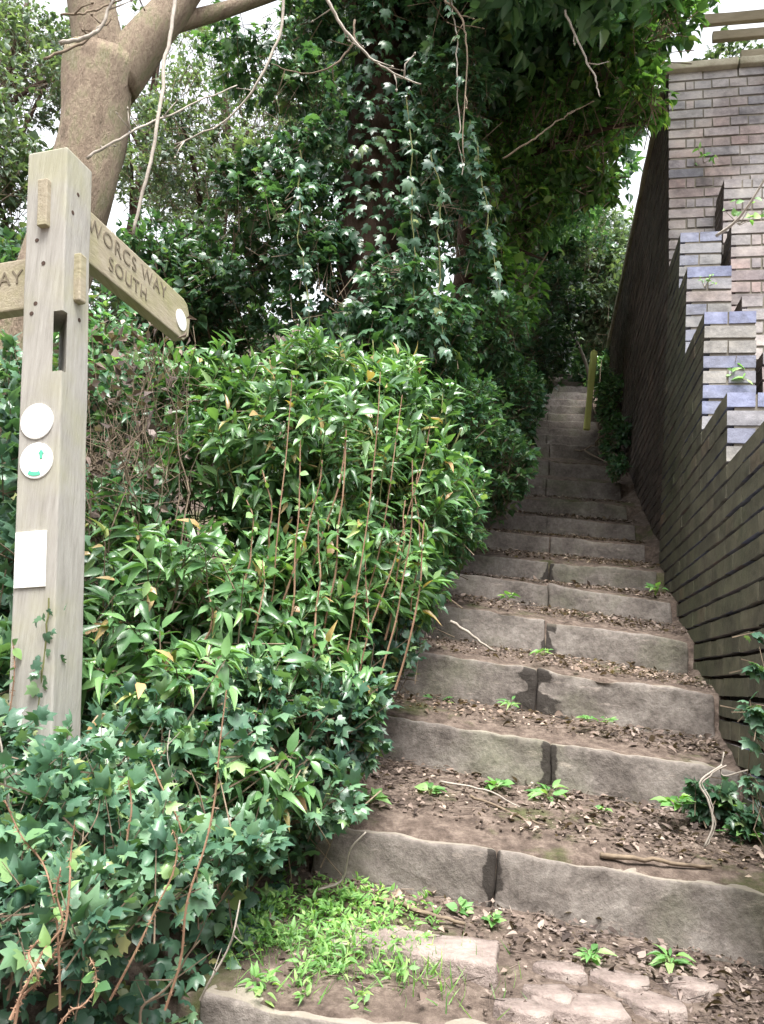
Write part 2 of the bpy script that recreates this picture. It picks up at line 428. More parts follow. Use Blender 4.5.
def add_ground():
    us = np.concatenate([-np.geomspace(1.4, 70, 34)[::-1], np.arange(-1.36, 1.0, .03), np.geomspace(1.02, 70, 34)])
    vs = np.concatenate([-np.geomspace(.2, 60, 26)[::-1], np.arange(-.1, .9, .1), np.arange(.9, 5.5, .03), np.arange(5.5, 13.4, .07), np.geomspace(13.5, 90, 34)])
    vs = np.sort(np.concatenate([vs, SV + .024, SV + .032]))
    vs = vs[np.concatenate([[True], np.diff(vs) > .002])]
    U, Vv = np.meshgrid(us, vs)
    Z = ground(U, Vv)
    # lumps
    flat = np.stack([U.ravel(), Vv.ravel()], -1); zz = Z.ravel().copy()
    for i, (a, b) in enumerate(flat):
        if abs(a) < 3 and .5 < b < 9:
            near = 1.0 if abs(a) > .75 else .55
            zz[i] += near * (.02 * noise.noise(Vector((a * 7, b * 7, 0))) + .016 * noise.noise(Vector((a * 21, b * 21, 3))))
        elif abs(a) >= 3:
            zz[i] += .25 * noise.noise(Vector((a * .5, b * .5, 2)))
    V = S(flat[:, 0], flat[:, 1], zz)
    nu, nv = len(us), len(vs)
    i = np.arange(nv - 1)[:, None] * nu; j = np.arange(nu - 1)[None]
    F = np.stack([i + j, i + j + 1, i + j + 1 + nu, i + j + nu], -1).reshape(-1, 4)
    o = mk('ground', V, F, M['soil'], smooth=True); props(o, kind='structure')
add_ground()

stairs = root('stone_staircase', S(0, 2.25, -.6), 'long flight of worn brown kerb stone steps climbing between ivy bank and brick wall', 'staircase')
def stone(n, u0, u1, v0, th, topf, height, seed, joint=None, jside=0):
    hu, hv, hz = (u1 - u0) / 2, th / 2, height / 2
    res = .017 if v0 < 3.4 else (.03 if v0 < 5 else .05)
    V, F = round_box((hu, hv, hz), .010, res, .0085, seed, 9.0)
    # shape worn edges: local to stair frame
    g = np.random.default_rng(seed)
    Z = V[:, 2]
    uu = V[:, 0] + (u0 + u1) / 2
    worn = np.array([noise.noise(Vector((float(a) * 3.1, seed * 1.7, 0))) for a in uu]) * .014 + np.array([noise.noise(Vector((float(a) * 15, seed * 1.1, 4))) for a in uu]) * .005
    zt = topf(uu) - hz + Z + worn * (Z > 0)
    tiltv = g.normal(0, .012)
    vv = v0 + hv + V[:, 1] + tiltv * (uu - (u0 + u1) / 2) + .018 * (Z / hz) * .5
    P = S(uu, vv, zt)
    o = mk('riser_stone', P, F, M['stone'], stairs, smooth=True)
    st = np.zeros(len(P), np.float32)
    if n in (1, 2, 3, 4, 6):
        ju = joint
        for i in range(len(P)):
            d = uu[i] - ju; f = (Z[i] + hz) / (2 * hz)          # 0 bottom, 1 top
            nn = noise.noise(Vector((float(uu[i]) * 16, float(Z[i]) * 16, n * 5.0))) * .35
            wdt = (.012 + .016 * (1 - f)) if n != 3 else (.03 + .03 * (1 - f))
            c = {1: -.006, 2: .0, 3: -.01, 4: .02}.get(n, .0)
            wdt *= 1.0 + 1.3 * noise.noise(Vector((float(Z[i]) * 22, n * 9.0, 1.0)))
            wdt = max(wdt, .004)
            val = 1 - abs(d - c - .02 * noise.noise(Vector((float(Z[i]) * 14, n * 4.0, 6.0)))) / (wdt * 2)
            if n in (3, 4, 6):                                         # spread along the foot of the riser
                foot = 1 - f / .42 - abs(d - .05) / .32
                val = max(val, foot + .45)
            st[i] = val + nn * .9
    a = o.data.attributes.new('stain', 'FLOAT', 'POINT'); a.data.foreach_set('value', st)
    ed = np.clip((Z - hz + .03) / .03, 0, 1).astype(np.float32) * (V[:, 1] > -hv + .006)
    ed = ed * (.5 + .5 * (Z > hz - .012))
    a = o.data.attributes.new('edge', 'FLOAT', 'POINT'); a.data.foreach_set('value', ed.astype(np.float32))
    return o
for k, (n, v, zt, sl, r) in enumerate(ST):
    j = JOINT.get(n, .05 + .02 * math.sin(n * 2.3))
    g = .002 if n != 1 else .005
    f = lambda u, zt=zt, sl=sl: zt + sl * u
    left = -.64 if n != 1 else -.61
    right = .655 if n != 1 else .70
    hgt = r + .09 + .04 * (n == 1)
    drop = {1: .0, 5: .0}.get(n, 0)
    d2 = {1: .002, 2: -.004, 3: 0, 4: .004, 5: -.012}.get(n, .0)
    stone(n, left, j - g * .5, v, .125, lambda u, f=f: f(u), hgt, int(n * 10) + 41, j)
    stone(n, j + g * .5, right, v + d2 + .004, .13, lambda u, f=f: f(u) - .004, hgt, int(n * 10) + 46, j)

# ------------------------------------------------------------------ brickwork
def masonry(u0, u1, v0, v1, z0, z1, seed, side_depth=.10, ch=.075, jz=.015, ju=.009, jv=.0004, batter=0.0, zprev=-9):
    """English bond: bricks as real blocks with a recessed mortar core; returns brick V,F,face side flags"""
    g = np.random.default_rng(seed); boxes = []; ends = []
    n = int(round((z1 - z0) / ch)); zt = z1
    for c in range(n):
        zb = z1 - (c + 1) * ch; zc = (zb + jz, zb + ch)
        odd = int(c + seed) % 2
        # end face row (facing down the flight): depth .1125 or .225
        L = .225 if odd else .1125
        du = .225 if odd else .1125
        off = 0.0
        u = u0; first = True
        while u < u1 - .02:
            ue = min(u + du, u1)
            if not odd and not first and u - u0 < .12 and u1 - u0 > .5: ue = u + .05625
            first = False
            if u1 - ue < .03: ue = u1
            boxes.append((u, ue - ju if ue < u1 else ue, v0, min(v0 + (.1125 if odd else .225), v1) - jv, *zc)); ends.append(zb > zprev - .01); u = ue
        # side row facing the steps
        v = v0 + (.1125 if odd else .225); dl = .1125 if odd else .225
        while v < v1 - .02:
            ve = min(v + dl, v1)
            if v1 - ve < .04: ve = v1
            boxes.append((u0, min(u0 + .2, u1), v, ve - jv, *zc)); ends.append(False); v = ve
    B = np.array(boxes); m = len(B)
    J = g.normal(0, .0008, (m, 6))
    J[:, 0] = g.normal(0, .0012, m); J[:, 1] = 0; J[:, 2] = np.where(ends, g.normal(0, .002, m), 0); J[:, 3] = 0
    B = B + J
    T = BOXV[None]                                             # (1,8,3)
    lo = B[:, [0, 2, 4]][:, None]; hi = B[:, [1, 3, 5]][:, None]
    L = lo + T * (hi - lo) + g.normal(0, 1, (m, 8, 3)) * [.0006, .0001, .0012]
    L = L.reshape(-1, 3)
    L[:, 0] += batter * (L[:, 2] - z0)
    F = (np.arange(m)[:, None, None] * 8 + BOXF[None]).reshape(-1, 4)
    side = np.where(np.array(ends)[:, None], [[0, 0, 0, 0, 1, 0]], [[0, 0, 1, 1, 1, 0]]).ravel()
    return L, F, side

def wall_piece(parent, name, u0, u1, v0, v1, z0, z1, seed, mats, batter=0.0, end_in=.006, side_in=.028, **k):
    L, F, side = masonry(u0, u1, v0, v1, z0, z1, seed, batter=batter, **k)
    V = S(L[:, 0], L[:, 1], L[:, 2])
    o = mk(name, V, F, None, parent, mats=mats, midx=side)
    b = BOXV * [u1 - u0 - side_in - .004, v1 - v0 - end_in - .004, z1 - z0 - .006] + [u0 + side_in, v0 + end_in, z0]
    b[:, 0] += batter * (b[:, 2] - z0)
    mo = mk('mortar', S(b[:, 0], b[:, 1], b[:, 2]), BOXF, None, o, mats=[M['mortar'], M['joint']], midx=[0, 0, 0, 0, 1, 0])
    return o

BAT = .03
wall = root('stepped_brick_wall', S(.76, 2.9, -.4), 'algae stained, shade darkened brick wall stepping up beside the stairs with pale blue brick ends', 'wall')
stages = [(1.25, 2.38, .60), (2.38, 3.07, .90), (3.07, 3.56, 1.20), (3.56, 4.06, 1.80), (4.06, 4.32, 2.325), (4.32, 4.74, 2.70)]
for i, (v0, v1, zt) in enumerate(stages):
    zlow = trend(v0) - .25
    n = math.ceil((zt - zlow) / .075)
    zb = zt - n * .075
    u0 = .655 - 0 * BAT
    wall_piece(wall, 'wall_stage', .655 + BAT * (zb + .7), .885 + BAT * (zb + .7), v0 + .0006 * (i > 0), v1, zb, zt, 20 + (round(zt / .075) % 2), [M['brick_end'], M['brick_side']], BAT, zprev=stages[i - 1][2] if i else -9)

terr = root('terraced_brick_wall', S(1.6, 4.1, 0), 'rough pinkish grey brick wall rising in broad terraces behind the stepped wall', 'wall')
for i, (v0, v1, zt) in enumerate([(3.10, 3.62, .95), (3.62, 4.02, 1.62), (4.02, 4.28, 2.12), (4.28, 4.50, 2.72), (4.50, 4.74, 3.17)]):
    zb = zt - math.ceil((zt + .3) / .075) * .075
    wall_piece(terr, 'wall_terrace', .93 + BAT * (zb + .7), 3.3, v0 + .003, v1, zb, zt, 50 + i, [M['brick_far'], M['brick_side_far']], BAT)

tall = root('tall_brick_wall', S(1.5, 4.8, 0), 'tall weathered pink brick wall with stone coping above the steps', 'wall')
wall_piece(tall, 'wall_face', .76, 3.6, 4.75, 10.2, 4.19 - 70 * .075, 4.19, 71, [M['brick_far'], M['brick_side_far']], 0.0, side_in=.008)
cb = MB(); u = .73; g = np.random.default_rng(5)
while u < 3.6:
    w = g.uniform(.38, .5); lb, lf = round_box((w / 2 - .004, .17, .03), .012, .06, .004, int(u * 50), 9)
    cb.add(S(lb[:, 0] + u + w / 2, lb[:, 1] + 4.88, lb[:, 2] + 4.222), lf); u += w
v = 5.06
while v < 10.2:
    w = g.uniform(.4, .55); lb, lf = round_box((.15, w / 2 - .004, .03), .012, .08, .004, int(v * 50), 9)
    cb.add(S(lb[:, 0] + .88, lb[:, 1] + v + w / 2, lb[:, 2] + 4.222), lf); v += w
cb.build('coping', M['coping'], tall, smooth=True)

# timber rail fence on the tall wall
fen = root('timber_rail_fence', S(2, 5.3, 4.2), 'weathered horizontal timber rails on top of the tall brick wall', 'fence')
for i, (zz, th, ua) in enumerate([(5.10, .045, 1.08), (4.95, .04, 1.16), (4.76, .045, 1.36)]):
    V, F = round_box((1.4, .022, th), .008, .2, .003, i + 3, 5)
    mk('rail', S(V[:, 0] + ua + 1.4, V[:, 1] + 5.27 + i * .006, V[:, 2] + zz), F, M['rail'], fen, smooth=True)
for i, uu in enumerate([1.9, 3.3]):
    V, F = round_box((.045, .045, .5), .008, .15, .003, i + 13, 5)
    mk('post', S(V[:, 0] + uu, V[:, 1] + 5.35, V[:, 2] + 4.66), F, M['rail'], fen, smooth=True)

# ------------------------------------------------------------------ leaves
def sym(right, centre):
    """leaf template from the right outline (from base to tip) and midrib points"""
    n = len(right); c = len(centre)
    V = list(centre) + list(right) + [(-x, y, z) for x, y, z in right]
    return np.array(V, float), c, n
# ivy: five lobes
_r = [(.16, -.10, -.02), (.36, -.06, -.06), (.50, .18, -.10), (.30, .30, -.03), (.42, .60, -.10), (.17, .62, -.04)]
IV = np.array([(0, 0, 0), (0, .42, .03), (0, 1.0, -.16)] + _r + [(-x, y, z) for x, y, z in _r])
def _fan(o, flip):
    f = [(0, o, o + 1), (0, o + 1, o + 2), (0, o + 2, o + 3), (0, o + 3, 1), (1, o + 3, o + 4), (1, o + 4, o + 5), (1, o + 5, 2)]
    return [t[::-1] for t in f] if flip else f
IVF = np.array(_fan(3, False) + _fan(9, True))
# long glossy leaf
def long_leaf(w=.19, droop=.28, fold=.35):
    ys = [0, .18, .42, .70, 1.0]; ws = [.03, .75, 1.0, .62, 0.0]
    V = []
    for y, k in zip(ys, ws):
        zc = -droop * y * y; x = w * k
        V += [(0, y, zc)] if k == 0 else [(-x, y, zc + fold * x), (0, y, zc), (x, y, zc + fold * x)]
    F4 = []; 
    for i in range(3):
        a = i * 3; F4 += [(a, a + 1, a + 4, a + 3), (a + 1, a + 2, a + 5, a + 4)]
    F3 = [(9, 10, 12), (10, 11, 12)]
    return np.array(V, float), [np.array(F4), np.array(F3)]
LV, LF = long_leaf()
OV, OF = long_leaf(.33, .2, .25)       # ovate adult-ivy leaf
SV_ = np.array([(0, 0, 0), (.3, .4, .06), (0, 1, -.1), (-.3, .4, .06), (0, .45, -.03)], float)
SF_ = np.array([(0, 1, 4), (1, 2, 4), (2, 3, 4), (3, 0, 4)])
TPL = {'ivy': (IV, [IVF]), 'long': (LV, LF), 'ovate': (OV, OF), 'small': (SV_, [SF_])}

def leaves(P, D, Nn, size, kind, g):
    """one blade per row: base point P, tip direction D, face normal Nn"""
    T, FF = TPL[kind]
    D = nrm(D); B = nrm(np.cross(D, Nn)); Nn = np.cross(B, D)
    n = len(P); size = np.broadcast_to(size, (n,))
    k = g.uniform(.6, 1.3, (n, 1, 1)); curl = g.uniform(.2, 3.0, (n, 1, 1))
    V = P[:, None] + size[:, None, None] * (T[None, :, 0:1] * k * B[:, None] + T[None, :, 1:2] * D[:, None] + T[None, :, 2:3] * curl * Nn[:, None])
    out = [(np.arange(n)[:, None, None] * len(T) + f[None]).reshape(-1, f.shape[1]) for f in FF]
    return V.reshape(-1, 3), out

def rand_dir(g, n): return nrm(g.normal(0, 1, (n, 3)))

def sample_blobs(blobs, n, g, inner=.35, up=.0):
    """points through the outer layers of a union of ellipsoids, with outward directions"""
    C = np.array([b[0] for b in blobs], float); R = np.array([b[1] for b in blobs], float)
    w = np.prod(R, axis=1) ** (2 / 3); w /= w.sum()
    out = []; dirs = []; need = n
    while need > 0:
        k = g.choice(len(blobs), need * 2, p=w); d = rand_dir(g, need * 2)
        r = 1 - np.abs(g.normal(0, inner, need * 2)); r = np.clip(r, .1, 1)
        P = C[k] + d * R[k] * r[:, None]
        wob = np.array([noise.noise(Vector(p * 2.6)) for p in P])
        P = P + d * (wob * .22)[:, None] * R[k].mean(1)[:, None]
        q = (P[:, None] - C[None]) / R[None]
        ins = ((np.linalg.norm(q, axis=2) < .7) & (np.arange(len(blobs))[None] != k[:, None])).any(1)
        ok = ~ins | (g.random(len(P)) < .25)
        u_, v_ = uv_of(P)
        ok &= P[:, 2] > trend(v_) + bank(u_, v_) - .1
        P = P[ok][:need]; d = d[ok][:need]; out.append(P); dirs.append(nrm(d / R[k][ok][:need])); need -= len(P)
    return np.concatenate(out), np.concatenate(dirs)

def sprigs(C, A, g, nl=8, length=.16, size=.08, kind='long', spread=.9, light=(.25, -.45, .85), stem=None, leafy=.75, sag=0.0):
    """leafy shoots: tip C, growing direction A"""
    n = len(C); A = nrm(A)
    ref = np.tile([0.1, .2, 1.], (n, 1)); X = nrm(np.cross(ref, A)); Y = np.cross(A, X)
    t = g.uniform(1 - leafy, 1.02, (n, nl)); t[:, 0] = 1.0
    az = (np.arange(nl)[None] * 2.4 + g.uniform(0, 6.28, (n, 1)) + g.normal(0, .25, (n, nl)))
    rad_ = np.cos(az)[..., None] * X[:, None] + np.sin(az)[..., None] * Y[:, None]
    op = spread * (1.15 - .6 * t) + g.normal(0, .12, (n, nl))
    D = np.cos(op)[..., None] * A[:, None] + np.sin(op)[..., None] * rad_
    D[..., 2] -= sag + .15
    base = C[:, None] - A[:, None] * (length * (1 - t))[..., None]
    Lg = nrm(np.array(light))
    Nn = nrm(Lg + .55 * A[:, None] + g.normal(0, .42, (n, nl, 3)))
    D = nrm(D); 
    bad = np.abs((D * Nn).sum(-1)) > .96
    Nn[bad] = nrm(np.cross(D[bad], g.normal(0, 1, (bad.sum(), 3))))
    sz = size * g.uniform(.6, 1.25, (n, nl)) * g.uniform(.8, 1.15, (n, 1))
    V, F = leaves(base.reshape(-1, 3) + D.reshape(-1, 3) * .008, D.reshape(-1, 3), Nn.reshape(-1, 3), sz.ravel(), kind, g)
    stems = None
    if stem:
        stems = rods(C - A * length * g.uniform(1.0, 1.6, (n, 1)) + g.normal(0, .01, (n, 3)), C, stem, stem * .5, 3)
    return V, F, stems

def add_sprigs(mb, smb, *a, **k):
    V, F, st = sprigs(*a, **k); mb.add(V, F)
    if st and smb is not None: smb.add(*st)

def clump(blobs, n, g, inner=.3, gap=None, **k):
    """sprigs through blobs, thinned by noise so gaps show"""
    P, d = sample_blobs(blobs, n, g, inner)
    if gap:
        sc, th = gap
        keep = np.array([noise.noise(Vector(p * sc)) for p in P]) > th
        P, d = P[keep], d[keep]
    A = nrm(d * .7 + np.array([.05, -.1, .45]) + g.normal(0, .35, P.shape))
    V, F, st = sprigs(P, A, g, **k)
    return V, F, st

def shrub(name, base, label, cat, blobs, n, mat, seed, group=None, stem=.0025, stems_mat='twig', main_stems=0, main_r=.011, **k):
    g = np.random.default_rng(seed)
    r = root(name, base, label, cat, group)
    V, F, st = clump(blobs, n, g, stem=stem, **k)
    mk('foliage', V, F, M[mat], r, smooth=True)
    if st: 
        sm = MB(); sm.add(*st)
        for i in range(main_stems):
            b = blobs[g.integers(len(blobs))]
            tgt = np.array(b[0]) + g.normal(0, .45, 3) * np.array(b[1])
            s0 = np.array(base) + np.array([g.normal(0, .08), g.normal(0, .08), -.05])
            P = wavy(s0, tgt, 9, .03, seed * 31 + i)
            sm.add(*tube(P, np.linspace(main_r, main_r * .3, 9), 5))
        sm.build('stems', M[stems_mat], r)
    return r

def onground(u, v, dz=0.0): return S(u, v, float(ground(u, v)) + dz)

# ---- background hillside planting, far behind
def tree(name, base, label, trunk_pts, r0, r1, limbs, blobs, n, mat, bark, seed, group=None, sides=14, **k):
    g = np.random.default_rng(seed); r = root(name, base, label, 'tree', group)
    P = smooth_path(trunk_pts, 30)
    V, F = tube(P, np.linspace(r0, r1, 30), sides, .10, seed); mk('trunk', V, F, M[bark], r, smooth=True)
    for i, (pts, a, b) in enumerate(limbs):
        Q = smooth_path(pts, 18); V, F = tube(Q, np.linspace(a, b, 18), 10, .08, seed + i); mk('branch', V, F, M[bark], r, smooth=True)
    if n:
        V, F, st = clump(blobs, n, g, **{'stem': .004, **k})
        c = mk('crown', V, F, M[mat], r, smooth=True)
        if st: 
            sm = MB(); sm.add(*st); sm.build('twigs', M['twig'], r)
    return r

def simple_tree(px, py_mid, D, rx, rz, seed, label, mat, n, size, gap, kind='ovate', nl=9, ry=None):
    c = at(px, py_mid, D); u_, v_ = uv_of(c)
    if abs(u_) < 1.6: u_ = -1.9
    gz = float(trend(v_) + bank(u_, v_)); base = S(u_, v_, gz); top = c + np.array([0, 0, rz * .6])
    g = np.random.default_rng(seed)
    blobs = [(c + np.array([0, 0, 0]), (rx * .8, (ry or rx) * .8, rz * .85))]
    for i in range(5):
        a = g.uniform(0, 6.28); blobs.append((c + np.array([math.cos(a) * rx * .55, math.sin(a) * rx * .5, g.uniform(-.6, .6) * rz]), (rx * .5, rx * .5, rz * .38)))
    limbs = []
    for i in range(5):
        b = blobs[i + 1][0]; s = base + (top - base) * g.uniform(.35, .7)
        limbs.append(([s, (s + b) / 2 + np.array([0, 0, .1]), b], .035, .01))
    return tree('background_tree', base, label, [base - [0, 0, .2], (base + top) / 2 + g.normal(0, .08, 3), top], .10, .02, limbs, blobs, n, mat, 'bark_dark', seed,
                'trees on the slope behind the ivy', 8, nl=nl, length=.28, size=size, kind=kind, inner=.4, gap=gap)

FAR = [
    (150, 110, 9.5, 1.5, 2.0, 111, 'palest thin tree between the forked trunk and the ivy covered tree', 'far', 1500, .075, (1.8, .0)),
    (15, 60, 8.5, .9, 1.3, 112, 'pale feathery tree at the top left corner', 'far', 1100, .07, (1.9, -.05)),
    (-25, 180, 6.5, .75, 1.5, 101, 'shaded evergreen tree behind the signpost at the left edge', 'far', 1000, .07, (2.0, .0)),
    (30, 330, 5.6, .8, 1.0, 102, 'low evergreen tree right behind the top of the signpost', 'ivy_dark', 1000, .07, (1.8, -.15)),
    (215, 150, 7.0, 1.15, 1.7, 103, 'thin leafed tree behind the signpost arm with sky speckling through', 'far', 1700, .06, (2.4, -.03)),
    (205, 330, 5.2, .85, .8, 104, 'small evergreen tree just behind the sign arm tip', 'ivy_dark', 1300, .065, (1.8, -.22)),
    (470, 150, 8.0, 1.3, 2.0, 105, 'tall leafy tree behind the ivy covered trunk', 'ivy_dark', 2300, .085, (1.2, -.3)),
    (575, 260, 11.0, 1.1, 1.5, 106, 'pale green tree in the gap beyond the top of the steps', 'far', 2300, .085, (1.2, -.25)),
    (520, 300, 9.5, 1.0, 1.5, 107, 'pale green tree left of the gap at the top of the steps', 'far', 1700, .085, (1.2, -.3)),
    (590, 300, 14.5, 2.0, 2.2, 108, 'farthest greyish green tree closing the gap above the steps', 'far', 2600, .13, (1.0, -.3)),
    (380, 90, 9.5, 1.6, 2.2, 109, 'broad dark tree high on the slope behind the ivy covered trunk', 'far', 1700, .11, (1.2, -.1)),
    (90, 360, 10.5, 2.2, 1.5, 110, 'wide dark tree farthest back on the left slope', 'far', 1400, .12, (1.2, -.2)),
]
for (px, py, D, rx, rz, sd, lab, mat, n, size, gap) in FAR:
    simple_tree(px, py, D, rx, rz, sd, lab, mat, n, size, gap)

# ---- pale trunk on the left
b0 = at(-8, 470, 3.7)
pale = tree('pale_barked_tree', b0, 'pale brown tree forking just above the signpost', [b0, at(22, 360, 3.65), at(62, 250, 3.6), at(90, 150, 3.6), at(100, 60, 3.6)], .16, .16,
            [([at(100, 70, 3.6), at(92, 0, 3.6), at(80, -90, 3.6), at(60, -260, 3.6)], .135, .08),
             ([at(112, 85, 3.6), at(142, 45, 3.6), at(175, 5, 3.6), at(212, -55, 3.6), at(240, -160, 3.7)], .125, .06),
             ([at(150, 30, 3.6), at(240, 5, 3.7), at(330, -30, 3.8), at(420, -90, 4.0)], .05, .02)],
            [(at(90, -380, 4.4), (1.2, 1.0, .5))], 350, 'bright', 'bark_pale', 201, stem=None, kind='ovate', nl=8, length=.25, size=.08, inner=.5, gap=(1.2, -.05))
def twig_part(parent, name, pts, r0, r1, mat, seed, side=6, jit=.008, spurs=0):
    P = smooth_path(pts, 26); g = np.random.default_rng(seed); P = P + np.cumsum(g.normal(0, jit, P.shape), 0) * .4
    mb = MB(); mb.add(*tube(P, np.linspace(r0, r1, 26), side))
    for i in range(spurs):
        k = g.integers(3, 25); d = nrm(g.normal(0, 1, 3) + nrm(P[k] - P[k - 1]) * .8); L = g.uniform(.03, .14)
        Q = np.array([P[k], P[k] + d * L * .5 + g.normal(0, .006, 3), P[k] + d * L]); mb.add(*tube(Q, [r1 * 1.3, r1, r1 * .5], 4))
        mb.add(*tube(np.array([Q[-1], Q[-1] + d * .012]), [r1 * 1.8, r1 * .6], 4))
    return mb.build(name, M[mat], parent, smooth=True)
twig_part(pale, 'bare_twig', [at(178, -20, 2.9), at(168, 60, 2.85), at(155, 150, 2.8), at(135, 232, 2.8)], .0085, .006, 'twig_pale', 1)
twig_part(pale, 'bare_twig', [at(285, -20, 3.3), at(283, 30, 3.3), at(265, 75, 3.3), at(235, 120, 3.35), at(180, 150, 3.4)], .009, .003, 'twig_pale', 2, spurs=5)
twig_part(pale, 'bare_twig', [at(86, 160, 3.1), at(125, 135, 3.1), at(175, 115, 3.2), at(240, 85, 3.3)], .006, .003, 'twig_pale', 3, spurs=5)
twig_part(pale, 'bare_twig', [at(60, 45, 3.0), at(95, 35, 3.0), at(110, 5, 3.0), at(120, -25, 3.0)], .009, .004, 'twig_pale', 4, spurs=3)
twig_part(pale, 'bare_twig', [at(45, 60, 3.1), at(85, 40, 3.1), at(105, 25, 3.1), at(118, 14, 3.1)], .006, .004, 'twig', 5, spurs=3)
twig_part(pale, 'bare_twig', [at(60, 12, 3.1), at(100, 4, 3.1), at(150, -8, 3.1)], .005, .003, 'twig', 6, spurs=4)

# ---- ivy covered tree in the middle
c0 = at(350, 420, 4.1)
ivt = root('ivy_covered_tree', c0, 'dark trunk smothered in hanging ivy in the middle of the picture', 'tree')
tp = [at(352, 470, 4.1), at(366, 330, 4.1), at(372, 200, 4.1), at(380, 80, 4.1), at(392, -60, 4.1), at(405, -260, 4.1)]
TP = smooth_path(tp, 40)
V, F = tube(TP, np.linspace(.21, .15, 40), 16, .12, 9); mk('trunk', V, F, M['bark_dark'], ivt, smooth=True)
for i, (pts, a, b) in enumerate([([at(388, -20, 4.1), at(450, -60, 3.9), at(540, -90, 3.9), at(620, -60, 4.2)], .07, .025),
                                  ([at(384, 30, 4.1), at(320, -30, 4.0), at(250, -80, 3.9)], .06, .02),
                                  ([at(376, 120, 4.1), at(440, 60, 4.2), at(520, 20, 4.5), at(600, 40, 4.9)], .05, .012)]):
    Q = smooth_path(pts, 18); V, F = tube(Q, np.linspace(a, b, 18), 9, .08, i); mk('branch', V, F, M['bark_dark'], ivt, smooth=True)
def ivy_on_path(P, n, r_in, r_out, g, size=.055, kind='ivy', view=None):
    """ivy blades hanging round a trunk"""
    k = g.integers(0, len(P), n); a = g.uniform(0, 6.28, n)
    out = np.stack([np.cos(a), np.sin(a), g.normal(0, .15, n)], -1)
    rr = r_in + (r_out - r_in) * g.random(n) ** 1.5
    w = np.array([noise.noise(Vector((float(x) * 2.0, float(P[kk][2]) * 2.2, 5.))) for x, kk in zip(a, k)])
    rr = rr * (1 + .55 * w)
    C = P[k] + out * rr[:, None] + g.normal(0, .03, (n, 3))
    D = nrm(np.stack([out[:, 0] * .5, out[:, 1] * .5, -np.ones(n)], -1) + g.normal(0, .35, (n, 3)))
    Nn = nrm(out + np.array([0, -.1, .55]) + g.normal(0, .3, (n, 3)))
    return leaves(C, D, Nn, size * g.uniform(.55, 1.3, n), kind, g)
g = np.random.default_rng(11)
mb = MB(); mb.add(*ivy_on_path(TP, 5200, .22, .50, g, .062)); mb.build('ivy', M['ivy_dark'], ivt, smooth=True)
# shoots of ivy standing out from the trunk, in lumps
sm = MB(); mb = MB()
lump = [(at(300, 130, 3.9), (.35, .35, .45)), (at(270, 40, 4.0), (.45, .4, .35)), (at(330, 290, 3.7), (.38, .3, .3)), (at(400, 250, 3.55), (.25, .25, .38)),
        (at(455, 210, 3.7), (.3, .3, .4)), (at(450, 100, 3.8), (.35, .3, .45)), (at(300, 220, 3.8), (.3, .3, .3)), (at(430, 10, 3.8), (.5, .4, .3)), (at(340, 0, 3.9), (.4, .35, .25)),
        (at(250, 220, 4.2), (.35, .35, .5)), (at(420, 330, 3.6), (.35, .3, .22)), (at(450, 285, 4.6), (.42, .3, .42)), (at(330, 330, 4.4), (.5, .3, .28))]
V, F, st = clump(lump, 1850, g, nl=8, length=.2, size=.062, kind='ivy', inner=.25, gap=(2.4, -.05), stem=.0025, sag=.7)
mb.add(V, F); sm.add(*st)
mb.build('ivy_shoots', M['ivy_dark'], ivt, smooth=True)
sm.build('ivy_stems', M['twig'], ivt)
# high crown beyond the frame that shades the flight
V, F, st = clump([(S(.05, 3.25, 3.68), (.75, .5, .22)), (S(-.3, 7.2, 5.6), (1.3, 2.0, .6)), (S(-.4, 9.5, 6.6), (1.2, 1.6, .5)), (S(-.35, 3.9, 4.1), (1.0, .75, .32)), (S(-.3, 4.7, 4.6), (1.2, .9, .3)), (S(-.3, 5.9, 5.2), (1.3, 1.0, .35)), (S(1.3, 4.6, 5.9), (.9, 1.2, .35))], 7500, g, nl=10, length=.26, size=.10, kind='ovate', inner=.5, stem=.004)
mk('crown', V, F, M['ivy_light'], ivt, smooth=True)
# strings of pale ivy hanging in front
for i, (x0, y0, x1, y1, D) in enumerate([(408, 90, 412, 330, 3.4), (432, 150, 447, 350, 3.35), (452, -10, 462, 175, 3.2), (470, 120, 500, 300, 3.4), (300, 150, 310, 330, 3.5)]):
    P = wavy(at(x0, y0, D), at(x1, y1, D), 22, .012, i + 60)
    s = MB(); s.add(*tube(P, np.linspace(.004, .0025, 22), 5)); vine = s.build('ivy_vine', M['twig_pale'] if i in (2,) else M['stem_green'], ivt)
    n = [46, 40, 16, 40, 30][i]; k = g.integers(0, 22, n)
    D_ = nrm(np.stack([g.normal(0, .6, n), g.normal(-.2, .4, n), -np.abs(g.normal(.8, .3, n))], -1)); Nn = nrm(np.stack([g.normal(0, .35, n), g.normal(-1, .3, n), g.normal(.6, .3, n)], -1))
    V, F = leaves(P[k] + g.normal(0, .012, (n, 3)), D_, Nn, .06 * g.uniform(.5, 1.2, n), 'ivy', g)
    mk('leaves', V, F, M['ivy'], vine, smooth=True)
twig_part(ivt, 'bare_twig', [at(322, -12, 2.7), at(338, 20, 2.7), at(362, 52, 2.7), at(385, 68, 2.7), at(418, 82, 2.7)], .0075, .003, 'twig_pale', 21, spurs=9)
twig_part(ivt, 'bare_twig', [at(356, 20, 2.72), at(352, 45, 2.72), at(330, 70, 2.74), at(295, 78, 2.76), at(270, 72, 2.78)], .005, .002, 'twig', 22, spurs=4)
twig_part(ivt, 'bare_twig', [at(565, 10, 3.3), at(580, 40, 3.3), at(596, 75, 3.3), at(600, 95, 3.3)], .006, .003, 'twig_pale', 23, spurs=2)
